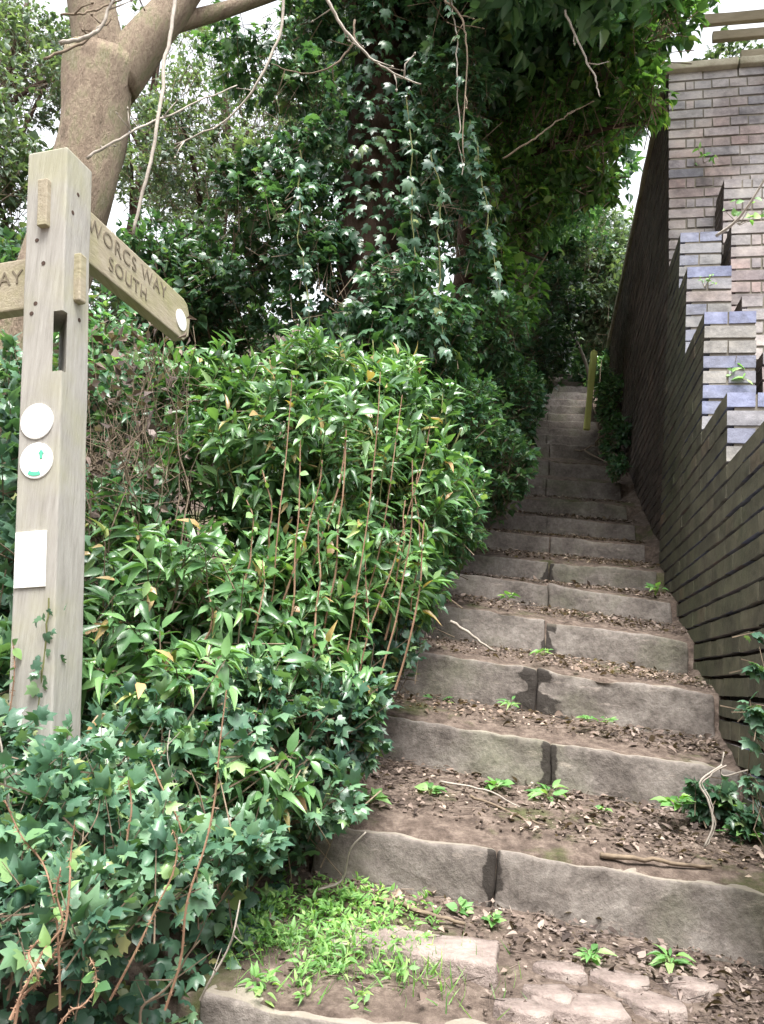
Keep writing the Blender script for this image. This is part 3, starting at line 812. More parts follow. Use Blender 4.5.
twig_part(ivt, 'bare_twig', [at(502, 158, 3.5), at(535, 140, 3.5), at(560, 120, 3.6), at(580, 110, 3.6)], .005, .003, 'twig', 24, spurs=2)
twig_part(ivt, 'bare_twig', [at(445, 0, 3.1), at(462, 25, 3.1), at(465, 60, 3.1), at(462, 165, 3.1)], .006, .003, 'twig', 25, spurs=6)

# ---- bright leafy tree leaning over the steps
ob = S(-1.5, 5.6, float(ground(-1.5, 5.6)))
tree('overhanging_tree', ob, 'fresh green leafy tree leaning out over the steps toward the brick wall',
     [ob, at(450, 330, 5.4), at(470, 200, 5.2), at(500, 60, 5.0), at(540, -80, 4.9)], .09, .05,
     [([at(478, 180, 5.2), at(540, 150, 4.8), at(600, 130, 4.6), at(650, 120, 4.5)], .035, .008), ([at(500, 60, 5.0), at(570, 50, 4.7), at(640, 40, 4.4)], .035, .008),
      ([at(460, 260, 5.3), at(510, 250, 5.0), at(545, 260, 4.9)], .03, .006)],
     [(at(530, 40, 4.6), (.7, .7, .5)), (at(610, 40, 4.3), (.42, .45, .38)), (at(560, 130, 4.7), (.48, .5, .4)), (at(520, 200, 4.9), (.42, .45, .4)), (at(640, 100, 4.3), (.2, .3, .2)),
      (at(505, 285, 4.6), (.3, .3, .3)), (at(660, 20, 4.2), (.28, .35, .25)), (at(520, -40, 4.6), (.9, .8, .4)), (at(480, 110, 4.8), (.45, .45, .5)), (at(600, 170, 4.7), (.22, .3, .22))],
     2300, 'bright', 'bark_dark', 301, kind='ovate', nl=8, length=.2, size=.07, inner=.35, gap=(2.2, -.17), sag=.35)

# ---- shrubs
shrub('laurel_bush', onground(-1.0, 2.75), 'dense glossy green laurel bush left of the steps behind the red canes', 'bush',
      [(at(300, 450, 2.75), (.42, .38, .36)), (at(235, 410, 2.9), (.30, .3, .22)), (at(380, 410, 3.0), (.28, .3, .2)), (at(210, 500, 2.7), (.32, .3, .28)), (at(330, 560, 2.65), (.34, .3, .28)), (at(400, 490, 2.95), (.26, .28, .3)), (at(270, 610, 2.5), (.3, .3, .25)), (at(340, 370, 3.2), (.4, .3, .16))],
      2300, 'laurel', 401, nl=9, length=.14, size=.066, kind='long', inner=.36, gap=(2.6, -.2), spread=1.0, stem=.0028, stems_mat='stem_green', main_stems=9)
shrub('ivy_bush', onground(-.75, 3.7), 'round leafed ivy bush hugging the left ends of the middle steps', 'bush',
      [(at(450, 420, 3.9), (.30, .35, .32)), (at(445, 515, 3.6), (.20, .3, .28)), (at(405, 580, 3.2), (.20, .25, .20)), (at(490, 470, 4.4), (.25, .35, .3)), (at(500, 400, 4.9), (.28, .4, .3)), (at(420, 340, 4.0), (.35, .3, .25)), (at(480, 330, 4.4), (.3, .3, .22))],
      2600, 'ivy_light', 402, nl=8, length=.12, size=.043, kind='ovate', inner=.22, stem=.0022, stems_mat='twig', main_stems=8, light=(.1, -.3, 1))
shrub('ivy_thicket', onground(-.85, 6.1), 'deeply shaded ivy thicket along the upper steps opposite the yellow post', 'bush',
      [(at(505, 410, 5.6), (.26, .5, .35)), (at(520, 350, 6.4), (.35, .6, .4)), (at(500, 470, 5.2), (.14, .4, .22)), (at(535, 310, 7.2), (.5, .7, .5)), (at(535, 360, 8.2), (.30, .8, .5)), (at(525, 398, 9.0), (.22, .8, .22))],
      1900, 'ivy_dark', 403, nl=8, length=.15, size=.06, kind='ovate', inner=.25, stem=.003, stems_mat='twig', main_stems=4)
shrub('low_laurel_bush', onground(-1.15, 2.1), 'straggling laurel with large drooping leaves below the laurel bush', 'bush',
      [(at(170, 590, 2.3), (.28, .26, .22)), (at(140, 540, 2.5), (.22, .2, .16)), (at(260, 690, 2.2), (.26, .22, .18)), (at(160, 690, 2.1), (.24, .22, .18)), (at(330, 670, 2.35), (.2, .2, .18)), (at(235, 760, 2.05), (.24, .2, .12)), (at(110, 640, 2.2), (.2, .2, .2))],
      430, 'laurel', 404, nl=8, length=.15, size=.070, kind='long', inner=.35, spread=1.15, sag=.3, stem=.0028, stems_mat='twig', main_stems=8)
shrub('tangled_ivy', onground(-.9, 2.05), 'tangle of small leafed ivy and brown stems between the laurel and the bright herbs', 'ivy',
      [(at(250, 700, 2.15), (.26, .18, .14)), (at(340, 720, 2.3), (.16, .16, .16)), (at(170, 740, 2.0), (.24, .18, .14)), (at(290, 800, 2.1), (.2, .16, .12)), (at(380, 650, 2.7), (.14, .2, .15)), (at(200, 840, 1.85), (.2, .15, .10))],
      620, 'ivy', 414, nl=7, length=.12, size=.04, kind='ivy', inner=.35, stem=.0022, stems_mat='twig', main_stems=26, main_r=.005)
shrub('corner_ivy_bush', onground(-1.5, 2.0), 'ivy growing up behind the left side of the signpost', 'bush',
      [(at(0, 590, 2.3), (.22, .22, .3)), (at(-30, 470, 2.6), (.3, .3, .3)), (at(10, 690, 2.15), (.2, .2, .15)), (at(75, 470, 3.2), (.4, .3, .3)), (at(30, 400, 3.3), (.4, .3, .25))],
      520, 'ivy', 405, nl=7, length=.14, size=.062, kind='ivy', inner=.35, stem=.0025, main_stems=5)
shrub('hedge_bush', onground(.45, 7.6), 'small dark ivy bush between the yellow post and the brick wall', 'bush',
      [(at(616, 438, 7.0), (.10, .35, .2)), (at(610, 400, 7.8), (.14, .4, .3)), (at(618, 466, 6.4), (.06, .2, .09)), (at(604, 372, 9.5), (.2, .5, .25))],
      520, 'ivy_light', 406, nl=7, length=.12, size=.055, kind='ovate', inner=.3, stem=.0025, main_stems=9)
shrub('summit_bush', onground(.2, 13.6), 'shadowy bush closing the top of the flight of steps', 'bush',
      [(S(.1, 13.1, 5.75), (.8, .4, .5)), (S(.1, 13.9, 6.0), (1.0, .5, .8)), (S(-.8, 11.8, 5.0), (.6, .9, .7)), (S(1.0, 12.2, 5.2), (.6, .9, .9)), (S(.1, 11.5, 6.4), (1.3, 1.5, .4))], 2300, 'ivy_dark', 411, nl=7, length=.2, size=.09, kind='ovate', inner=.3, stem=.003)
shrub('wall_top_bush', S(1.9, 5.8, 4.2), 'leafy bush growing behind the timber rails above the tall wall', 'bush',
      [(S(1.5, 6.1, 5.2), (.4, .3, .5)), (S(2.3, 6.2, 5.3), (.6, .3, .6)), (S(3.0, 6.0, 5.2), (.6, .3, .6)), (S(1.15, 5.6, 4.75), (.25, .2, .25))],
      1100, 'far', 407, nl=7, length=.16, size=.06, kind='ovate', inner=.4, stem=.003)
shrub('trailing_ivy', S(1.45, 4.7, 4.1), 'ivy trailing over the coping at the right edge of the tall wall', 'ivy',
      [(S(1.5, 4.66, 4.05), (.14, .05, .2)), (S(1.6, 4.68, 4.22), (.2, .1, .06))], 60, 'ivy', 408, nl=6, length=.1, size=.05, kind='ivy', inner=.4, stem=.002, sag=.8)
shrub('wall_foot_ivy', onground(.60, 2.62), 'small patch of blue green ivy against the second riser at the wall foot', 'ivy',
      [(onground(.56, 2.66, .09), (.10, .05, .09)), (onground(.62, 2.6, .05), (.07, .05, .06))], 42, 'ivy_dark', 409, nl=6, length=.07, size=.042, kind='ivy', inner=.3, stem=.002, sag=.5)
shrub('wall_face_ivy', onground(.62, 2.1), 'thin string of ivy climbing the near end of the dark brick wall', 'ivy',
      [(at(755, 650, 2.24), (.008, .02, .09)), (at(753, 705, 2.2), (.01, .02, .09)), (at(752, 780, 2.2), (.012, .02, .04))], 16, 'ivy', 410, nl=5, length=.05, size=.036, kind='ivy', inner=.4, stem=.0018, sag=.6, main_stems=6, main_r=.003)

# dead stems thicket left of the laurel
g = np.random.default_rng(77)
dt = root('dead_stem_thicket', onground(-1.25, 2.35), 'thicket of dry brown upright stems beside the signpost', 'dead shrub')
mb = MB()
for i in range(85):
    x = g.uniform(80, 190); D = g.uniform(2.35, 3.0)
    yb = 560 + g.uniform(-40, 40); yt = g.uniform(300, 430) 
    P = wavy(at(x, yb, D), at(x + g.normal(4, 26), yt + g.uniform(-10, 60), D + g.normal(0, .12)), 12, .026, 500 + i)
    r0 = g.uniform(.0010, .0034); mb.add(*tube(P, np.linspace(r0, r0 * .4, 12), 4))
    for j in range(10):
        k = g.integers(2, 11); d = nrm(g.normal(0, 1, 3) + [0, 0, .8]); L = g.uniform(.03, .16)
        mb.add(*rods([P[k]], [P[k] + d * L], .0015, .0007, 3))
mb.build('stems', M['twig'], dt)
n = 420; P = np.array([at(g.uniform(85, 190), g.uniform(310, 540), g.uniform(2.35, 2.95)) for _ in range(n)])
V, F = leaves(P, nrm(g.normal(0, 1, (n, 3)) + [0, 0, -.5]), rand_dir(g, n), .035 * g.uniform(.5, 1.3, n), 'small', g)
mk('withered_leaves', V, F, M['litter'], dt)
shrub('thicket_ivy', onground(-1.3, 2.6), 'green ivy growing up through the dead stems beside the signpost', 'ivy',
      [(at(110, 400, 2.9), (.16, .2, .3)), (at(165, 400, 3.0), (.2, .2, .28)), (at(125, 500, 2.6), (.2, .2, .14)), (at(100, 340, 3.1), (.2, .2, .2))], 330, 'ivy_light', 415, nl=7, length=.12, size=.045, kind='ovate', inner=.45, stem=.002, main_stems=8, main_r=.005)

# ---- ground ivy: uncountable
g = np.random.default_rng(88)
n = 18000
u = -.62 - np.abs(g.normal(0, 1.0, n)) ; v = g.uniform(1.0, 3.1, n)
edge = .06 * np.array([noise.noise(Vector((float(b) * 4, 0, 0))) for b in v])
u = u + edge - .12 * smoothstep(v, 2.3, 3.0)
lump_ = np.array([noise.noise(Vector((float(a) * 3.2, float(b) * 3.2, 1))) for a, b in zip(u, v)])
h = g.random(n) ** .8 * (.13 + .10 * lump_) * smoothstep(-u, .5, .85) + .01
P = S(u, v, trend(v) + bank(u, v)) ; P[:, 2] += h
keep = (g.random(n) < .55 + lump_ * .9) | (u < -1.6)
P = P[keep]; m = len(P); lk = lump_[keep]
D = nrm(np.stack([g.normal(.1, .6, m), g.normal(-.45, .5, m), g.normal(-.35, .35, m)], -1))
Nn = nrm(np.stack([g.normal(.05, .35, m), g.normal(-.35, .35, m), np.ones(m) * .8], -1))
q = m * 3 // 4; sz = .037 * g.uniform(.4, 1.2, m); gi = MB()
gi.add(*leaves(P[:q], D[:q], Nn[:q], sz[:q], 'ivy', g)); gi.add(*leaves(P[q:], D[q:], Nn[q:], sz[q:] * 1.3, 'ovate', g))
V, F = np.concatenate(gi.V), gi.F
o = mk('ground_ivy', V, F, M['ivy'], smooth=True); props(o, 'blue green ivy carpeting the bank at the lower left', 'ivy', kind='stuff')

# bright herb patch
g = np.random.default_rng(89)
mb = MB(); n = 330
u = g.normal(-.50, .17, n); v = g.normal(1.95, .13, n); k = (u < -.22) & (v < 2.2); k &= np.array([noise.noise(Vector((float(a) * 9, float(b) * 9, 4))) > -.12 for a, b in zip(u, v)]); u, v = u[k], v[k]
C = S(u, v, stair_z(u, v) + g.uniform(.0, .05, len(u))  * (1.1 - (u + .6)))
V, F, st = sprigs(C, nrm(np.stack([g.normal(0, .4, len(C)), g.normal(-.2, .4, len(C)), np.ones(len(C))], -1)), g, nl=16, length=.07, size=.022, kind='long', spread=1.3, stem=.0012)
mb.add(V, F); o = mb.build('herb_patch', M['herb'], smooth=True); props(o, 'bright fresh green herbs below the left end of the lowest riser', 'herbs', kind='stuff')

# grass blades with the herbs
n = 420; u = g.normal(-.40, .16, n); v = g.normal(1.84, .07, n)
P = S(u, v, stair_z(u, v)); D = nrm(np.stack([g.normal(0, .6, n), g.normal(-.2, .5, n), np.ones(n)], -1))
T = np.array([(-.03, 0, 0), (.03, 0, 0), (-.025, .5, -.03), (.025, .5, -.03), (0, 1, -.2)])
TPL['grass'] = (T, [np.array([(0, 1, 3, 2)]), np.array([(2, 3, 4)])])
V, F = leaves(P, D, nrm(g.normal(0, 1, (n, 3)) + [0, -1, 0]), g.uniform(.03, .065, n), 'grass', g)
o = mk('grass', V, F, M['herb']); props(o, 'thin grass along the edge of the bottom step', 'grass', kind='stuff')

# ---- leaf litter: uncountable
g = np.random.default_rng(90); n = 26000
u = g.uniform(-.62, .70, n); v = g.uniform(1.70, 6.2, n)
dens = np.array([noise.noise(Vector((float(a) * 4, float(b) * 4, 9))) for a, b in zip(u, v)])
near = np.min(np.abs(v[:, None] - (SV[None] - .06)), 1)
keep = g.random(n) < .42 + .6 * smoothstep(u, -.2, .5) + dens * .4 + .35 * (near < .06)
on = ((v[:, None] > SV[None] - .008) & (v[:, None] < SV[None] + .125)).any(1)
keep &= ~on | (g.random(n) < .06)
slabby = ((v < 2.0) & (v > 1.72) & (u > -.33) & (u < .42)); keep &= ~slabby | (g.random(n) < .35)
u, v, on = u[keep], v[keep], on[keep]; m = len(u)
P = S(u, v, stair_z(u, v) + .006 + on * .013 + g.random(m) * .012)
D = nrm(np.stack([g.normal(0, 1, m), g.normal(0, 1, m), g.normal(.08, .25, m)], -1)); Nn = nrm(np.stack([g.normal(0, .5, m), g.normal(-.2, .5, m), np.ones(m)], -1))
mb = MB()
for kind, sl, sz in (('ovate', slice(0, m // 6), .032), ('small', slice(m // 6, m), .018)):
    V, F = leaves(P[sl], D[sl], Nn[sl], sz * g.uniform(.35, 1.25, len(P[sl])), kind, g); mb.add(V, F)
# needles and stalks
k = 1400; uu = g.uniform(-.6, .68, k); vv = g.uniform(1.7, 5.2, k); on = ((vv[:, None] > SV[None] - .008) & (vv[:, None] < SV[None] + .125)).any(1)
uu, vv = uu[~on], vv[~on]; k = len(uu); a = g.normal(0, .7, k); L = g.uniform(.02, .07, k)
A = S(uu, vv, stair_z(uu, vv) + .012); B = A + np.stack([np.cos(a) * L, np.sin(a) * L * .6, g.normal(.002, .006, k)], -1)
mb.add(*rods(A, B, .0013, .0009, 3))
o = mb.build('leaf_litter', M['litter'], smooth=True); props(o, 'brown dead leaves and stalks scattered on the earth treads', 'leaf litter', kind='stuff')

# pebbles / crumbs of earth
n = 700; u = g.uniform(-.6, .68, n); v = g.uniform(1.66, 4.2, n); on = ((v[:, None] > SV[None] - .01) & (v[:, None] < SV[None] + .13)).any(1); u, v = u[~on], v[~on]
mb = MB(); s = g.uniform(.003, .008, len(u)); b = (BOXV - .5)[None] * s[:, None, None] * g.uniform(.6, 1.4, (len(u), 8, 3))
V = S(u, v, stair_z(u, v) + .004)[:, None] + b
mb.add(V.reshape(-1, 3), (np.arange(len(u))[:, None, None] * 8 + BOXF[None]).reshape(-1, 4))
o = mb.build('pebbles', M['soil'], smooth=True); props(o, 'small stones and crumbs lying in the earth of the treads', 'pebbles', kind='stuff')

# ---- fallen sticks (things)
def gpt(x, y, v):
    """point on the soil seen at (x, y) near distance v"""
    d = FW * FL + (x - 382) * RT + (512 - y) * UP
    d = d / (d @ AX); P = d * v
    for _ in range(12):
        u_ = P @ EX; z = float(stair_z(u_, P @ AX)); 
        if abs(d[2]) < .02: break
        nv = z / d[2]; nv = min(max(nv, v - .3), v + .3); P = d * (nv * .5 + (P @ AX) * .5)
    return P
STK = [((372, 905), (465, 930), 1.98, .0075, 'twig', 'straight pale stick lying below the joint of the lowest riser'),
       ((300, 905), (372, 893), 2.05, .005, 'twig', 'thin brown stick at the left foot of the lowest riser'),
       ((470, 800), (545, 830), 2.5, .005, 'twig', 'brown stick on the middle of the second tread'),
       ((600, 860), (712, 872), 2.38, .008, 'twig', 'thick broken stick on the right of the second tread'),
       ((450, 625), (495, 655), 3.2, .007, 'twig_pale', 'pale stick leaning on the left of the fourth riser'),
       ((440, 786), (520, 812), 2.55, .004, 'twig_pale', 'slender pale stalk on the left of the second tread'),
       ((330, 965), (400, 950), 1.85, .004, 'twig', 'short stalk lying among the bright herbs')]
for i, (a, b, v, r, m_, lab) in enumerate(STK):
    A = gpt(*a, v); B = gpt(*b, v); A = A + [0, 0, .014]; B = B + [0, 0, .014]
    V, F = tube(wavy(A, B, 12, .006, 700 + i), np.linspace(r, r * .6, 12), 6, .1, i)
    o = mk('fallen_stick', V, F, M[m_], smooth=True, loc=A); props(o, lab, 'stick', 'sticks fallen on the steps')
# looping bare root at the wall foot and tendril at the first riser
P = smooth_path([at(722, 765, 2.22), at(700, 782, 2.2), at(708, 800, 2.2), at(713, 825, 2.2), at(704, 848, 2.2)], 20)
mb = MB(); mb.add(*tube(P, .0026, 6)); mb.add(*tube(P + EX * .006 + np.random.default_rng(3).normal(0, .0015, P.shape), .0018, 5))
mb.add(*tube(smooth_path([at(724, 752, 2.22), at(722, 775, 2.22), at(748, 770, 2.2)], 10), .002, 5))
o = mb.build('dry_root', M['twig_pale'], smooth=True, loc=P[-1]); props(o, 'pale twisted root looping over the right end of the second riser', 'root')
P = smooth_path([at(318, 890, 2.1), at(342, 880, 2.1), at(350, 850, 2.08), at(366, 832, 2.08)], 20)
o = mk('curved_tendril', *tube(P, np.linspace(.0035, .002, 20), 5), M['twig_pale'], smooth=True, loc=P[0]); props(o, 'curved pale tendril rising in front of the left end of the lowest riser', 'tendril')

# ---- weeds on the steps
def weed(x, y, v, lab, s=.04, n=12, kind='long', seed=0, mat='weed'):
    g = np.random.default_rng(seed + 900); c = gpt(x, y, v)
    r = root('weed_plant', c, lab, 'weed', 'small weeds growing on the steps')
    a = g.uniform(0, 6.28, n); el = g.uniform(.25, 1.1, n)
    D = np.stack([np.cos(a) * np.cos(el), np.sin(a) * np.cos(el), np.sin(el)], -1)
    st = c + D * (s * g.uniform(.1, .8, (n, 1))) + [0, 0, .006]
    V, F = leaves(st, nrm(D * [1, 1, .4]), nrm(np.stack([g.normal(0, .3, n), g.normal(-.4, .3, n), np.ones(n)], -1)), s * g.uniform(.6, 1.2, n), kind, g)
    mk('leaves', V, F, M[mat], r, smooth=True)
    mk('stalks', *rods(np.tile(c, (n, 1)), st, .0012, .0008, 3), M['stem_green'], r)
WD = [(460, 915, 2.1, 'round leafed weed left of the joint below the lowest riser', .032, 16, 'ovate'), (492, 925, 2.1, 'spindly weed right at the joint below the lowest riser', .03, 12, 'ovate'),
      (590, 962, 2.05, 'flat weed with small leaves below the right half of the lowest riser', .035, 16, 'long'), (670, 968, 2.05, 'green weed near the right edge below the lowest riser', .04, 16, 'long'),
      (548, 800, 2.66, 'rosette weed at the foot of the second riser under the dark joint stain', .05, 14, 'long'), (495, 790, 2.66, 'leafy weed at the foot of the second riser left of the rosette', .04, 14, 'ovate'),
      (430, 795, 2.62, 'low weed near the left end of the second tread', .04, 12, 'ovate'), (605, 812, 2.66, 'single small weed at the foot of the second riser right of the joint', .028, 9, 'ovate'),
      (675, 808, 2.68, 'bushy weed at the foot of the second riser near the wall', .045, 18, 'ovate'), (437, 708, 3.0, 'tall bright weed on the left of the third tread', .06, 18, 'long'),
      (510, 708, 3.03, 'starry weed at the foot of the third riser left of the dark stain', .04, 12, 'long'), (588, 722, 3.03, 'twin leafed weed at the foot of the third riser right of the stain', .034, 9, 'ovate'),
      (606, 724, 3.03, 'tiny weed beside the twin leafed weed on the third tread', .03, 8, 'ovate'), (543, 656, 3.5, 'spreading weed at the foot of the fourth riser by the joint', .042, 11, 'long'),
      (541, 610, 3.95, 'strap leafed weed at the foot of the fifth riser', .06, 14, 'long'), (655, 592, 4.4, 'low bluish weed on the right of the sixth step against the wall', .05, 12, 'ovate'),
      (508, 600, 3.9, 'small weed left of the strap leafed weed', .035, 9, 'ovate'), (370, 805, 2.6, 'leafy weed beside the bush at the left of the second tread', .045, 16, 'ovate'),
      (740, 838, 2.3, 'heart leafed weed at the foot of the wall beside the twisted root', .06, 10, 'ovate'), (728, 812, 2.35, 'yellowing weed against the wall foot', .05, 12, 'ovate')]
for i, w in enumerate(WD): weed(*w, seed=i)
# yellow green dock leaf at the shrub edge
c = at(352, 742, 2.35); r = root('dock_plant', onground(-.62, 2.35), 'plant with large yellow green leaf at the left end of the second riser', 'plant')
g = np.random.default_rng(5)
V, F = leaves(np.array([at(352, 735, 2.3), at(345, 740, 2.3), at(360, 742, 2.3)]), np.array([[.3, -.2, -1], [-.4, -.2, -.8], [.9, 0, -.3]]), np.array([[.1, -1, .4], [0, -1, .5], [0, -.8, .8]]), np.array([.13, .09, .08]), 'ovate', g)
mk('leaves', V, F, M['herb'], r, smooth=True)
mk('stalks', *rods(np.array([onground(-.62, 2.35)] * 3), np.array([at(352, 735, 2.3), at(345, 740, 2.3), at(360, 742, 2.3)]), .003, .002, 5), M['stem_green'], r)
# sprouts on brick walls
for i, (x, y, D, lab, s) in enumerate([(706, 160, 4.85, 'green sprout rooted in the tall brick wall', .09), (742, 222, 4.2, 'arching sprout on the terraced brick wall', .10), (707, 285, 4.1, 'small green tuft on the bricks beside the third stage', .05), (735, 375, 3.75, 'dry and green sprout on the terraced wall above the lowest blue bricks', .09)]):
    c = at(x, y, D - .02); r = root('wall_sprout', c, lab, 'plant', 'sprouts growing out of the brick walls'); g = np.random.default_rng(40 + i); n = 14
    e = c + nrm(g.normal(0, 1, (5, 3)) + [0, -.5, .6]) * s * 1.3
    mk('stalks', *rods(np.tile(c + [0, .03, 0], (5, 1)), e, .0028, .0012, 4), M['twig_pale'], r)
    k = g.integers(0, 5, n); V, F = leaves(c + (e[k] - c) * g.uniform(.3, 1, (n, 1)), nrm(g.normal(0, 1, (n, 3))), nrm(g.normal(0, .5, (n, 3)) + [0, -1, .6]), s * .55 * g.uniform(.5, 1.2, n), 'ovate', g)
    mk('leaves', V, F, M['weed'], r, smooth=True)
P = smooth_path([at(716, 236, 4.1), at(735, 222, 4.05), at(752, 200, 4.0), at(770, 170, 3.95)], 16)
o = mk('bare_sapling', *tube(P, np.linspace(.009, .005, 16), 6), M['twig_pale'], smooth=True, loc=P[0]); props(o, 'pale bare shoot arching out from the terraced wall at the right edge', 'sapling')

# ---- bramble canes
CN = [(395, 690, 424, 520, 2.4), (312, 700, 318, 520, 2.25), (282, 680, 300, 440, 2.3), (350, 720, 365, 560, 2.3), (410, 620, 418, 470, 2.55), (240, 600, 246, 500, 2.3), (375, 700, 412, 460, 2.36), (338, 700, 380, 372, 2.28), (322, 640, 346, 430, 2.35), (352, 650, 402, 395, 2.42), (365, 640, 430, 425, 2.40), (335, 610, 372, 470, 2.4), (262, 640, 292, 375, 2.3), (268, 560, 262, 470, 2.36), (280, 610, 322, 460, 2.34), (300, 600, 346, 430, 2.38),
      (385, 640, 405, 500, 2.5), (165, 1010, 226, 690, 1.47), (110, 1000, 172, 830, 1.42), (15, 1024, 60, 870, 1.2), (60, 1010, 4, 800, 1.25), (10, 1020, 38, 940, 1.2), (95, 960, 128, 780, 1.45), (35, 980, 75, 820, 1.35), (200, 900, 150, 760, 1.6), (205, 640, 208, 590, 2.15), (90, 940, 165, 750, 1.75), (60, 1024, 90, 960, 1.3), (0, 740, 12, 640, 1.9), (235, 700, 262, 560, 2.2)]
ordn = ['first', 'second', 'third', 'fourth', 'fifth', 'sixth', 'seventh', 'eighth', 'ninth', 'tenth', 'eleventh', 'twelfth', 'thirteenth', 'fourteenth', 'fifteenth', 'sixteenth', 'seventeenth', 'eighteenth', 'nineteenth', 'twentieth', 'twenty first', 'twenty second', 'twenty third', 'twenty fourth', 'twenty fifth', 'twenty sixth', 'twenty seventh']
up_ = sorted([c for c in CN if c[1] < 760], key=lambda c: c[2]); lo_ = sorted([c for c in CN if c[1] >= 760], key=lambda c: c[2])
for grp, where in ((up_, 'rising through the laurel'), (lo_, 'rising from the ground ivy')):
    for i, (x0, y0, x1, y1, D) in enumerate(grp):
        g = np.random.default_rng(int(x0 * 7 + y0)); P = smooth_path(wavy(at(x0, y0, D), at(x1, y1, D), 7, .012, int(x0 + y0)), 22)
        mid = np.linspace(0, 1, 22)[:, None]; P = P + EX * (.02 * np.sin(mid * 3.1))
        r = root('bramble_cane', P[0], ('leftmost' if i == 0 else ordn[i] + ' from the left of the') + (' reddish bramble cane ' if i == 0 else ' reddish bramble canes ') + where, 'bramble', 'reddish bramble canes')
        rr = g.uniform(.0026, .0040) * (1 if D > 2 else .68)
        cm = MB(); cm.add(*tube(P, np.linspace(rr, rr * .55, 22), 6, .1, i))
        n = 60; k = g.integers(0, 21, n); t = g.random((n, 1)); A = P[k] * (1 - t) + P[k + 1] * t
        cm.add(*rods(A, A + rand_dir(g, n) * .007 + [0, 0, -.001], .0011, .0003, 3)); cm.build('stem', M['cane'], r)
        n = 9 if D > 2 else 5; k = g.integers(9, 22, n)
        V, F = leaves(P[k], nrm(g.normal(0, 1, (n, 3)) + [0, 0, .2]), nrm(g.normal(0, .5, (n, 3)) + [0, -.5, .8]), .024 * g.uniform(.5, 1.4, n), 'ovate', g); mk('leaves', V, F, M['laurel'], r, smooth=True)

DS = [(8, 1000, 30, 850, 1.45), (40, 930, 100, 800, 1.5), (75, 1020, 128, 880, 1.45), (118, 900, 100, 760, 1.65), (150, 880, 130, 790, 1.7), (200, 1000, 240, 900, 1.7), (215, 880, 190, 770, 1.8), (252, 860, 300, 740, 2.0), (140, 1024, 200, 940, 1.5), (290, 800, 262, 690, 2.1), (25, 900, -5, 720, 1.6), (180, 830, 170, 730, 1.8)]
for i, (x0, y0, x1, y1, D) in enumerate(sorted(DS, key=lambda q: q[2])):
    g = np.random.default_rng(i + 333); P = smooth_path(wavy(at(x0, y0, D), at(x1, y1, D), 6, .012, 330 + i), 18)
    cm = MB(); rr = g.uniform(.0016, .0034); cm.add(*tube(P, np.linspace(rr, rr * .5, 18), 5, .1, i))
    for j in range(6):
        k = g.integers(3, 17); d = nrm(g.normal(0, 1, 3) + [0, 0, .6]); cm.add(*rods([P[k]], [P[k] + d * g.uniform(.02, .08)], rr * .6, .0006, 3))
    o = cm.build('dead_bramble', M['twig'] if i % 3 else M['twig_pale'], loc=P[0])
    props(o, ('leftmost' if i == 0 else ordn[i] + ' from the left of the') + (' thin dry stem ' if i == 0 else ' thin dry stems ') + 'poking out of the ground ivy', 'bramble', 'thin dry stems in the ground ivy')

# ---- paving slabs at the bottom
SLB = [(585, 1012, .085, .05), (552, 1000, .05, .035), (525, 1016, .06, .035), (620, 985, .05, .035), (655, 1010, .06, .04), (560, 975, .055, .03), (690, 990, .05, .035)]
slab_lab = ['large pinkish slab at the bottom edge of the photo', 'small slab above the large pinkish slab', 'grey slab left of the large pinkish slab', 'mossy slab below the pale scratch of the right riser stone', 'slab right of the large pinkish slab', 'narrow slab close below the joint of the lowest riser', 'rightmost slab half covered by dead leaves']
for i, (x, y, a, b) in enumerate(SLB):
    a *= 1.15; b *= 1.25; c = gpt(x, y, 1.85); g = np.random.default_rng(60 + i); k = 11
    an = np.linspace(0, 6.28, k, endpoint=False); rr = 1 + g.normal(0, .16, k)
    ring = np.stack([np.cos(an) * a * rr, np.sin(an) * b * rr], -1); V = []
    for s, z in ((1.02, -.03), (1.0, .014), (.96, .018), (.5, .019)):
        for q in ring: V.append(c + EX * q[0] * s + AX * q[1] * s + ZZ * (z + g.normal(0, .0008)))
    V.append(c + ZZ * .019)
    j = np.arange(k); jn = (j + 1) % k
    F = np.concatenate([np.stack([l * k + j, l * k + jn, (l + 1) * k + jn, (l + 1) * k + j], -1) for l in range(3)])
    F3 = np.stack([3 * k + j, 3 * k + jn, np.full(k, 4 * k)], -1)
    o = mk('paving_slab', np.array(V), [F, F3], M['slab'], smooth=True, loc=c); props(o, slab_lab[i], 'paving slab', 'flat slabs set in the earth')
# broad worn flag left of the joint
lb, lf = round_box((.19, .085, .03), .006, .02, .009, 88, 9); c = gpt(415, 950, 1.95)
o = mk('paving_slab', S(lb[:, 0] + c @ EX, lb[:, 1] + c @ AX, lb[:, 2] + c[2] - .010), lf, M['slab'], smooth=True, loc=c); props(o, 'broad pale worn flagstone left of the joint below the lowest riser', 'paving slab', 'flat slabs set in the earth')

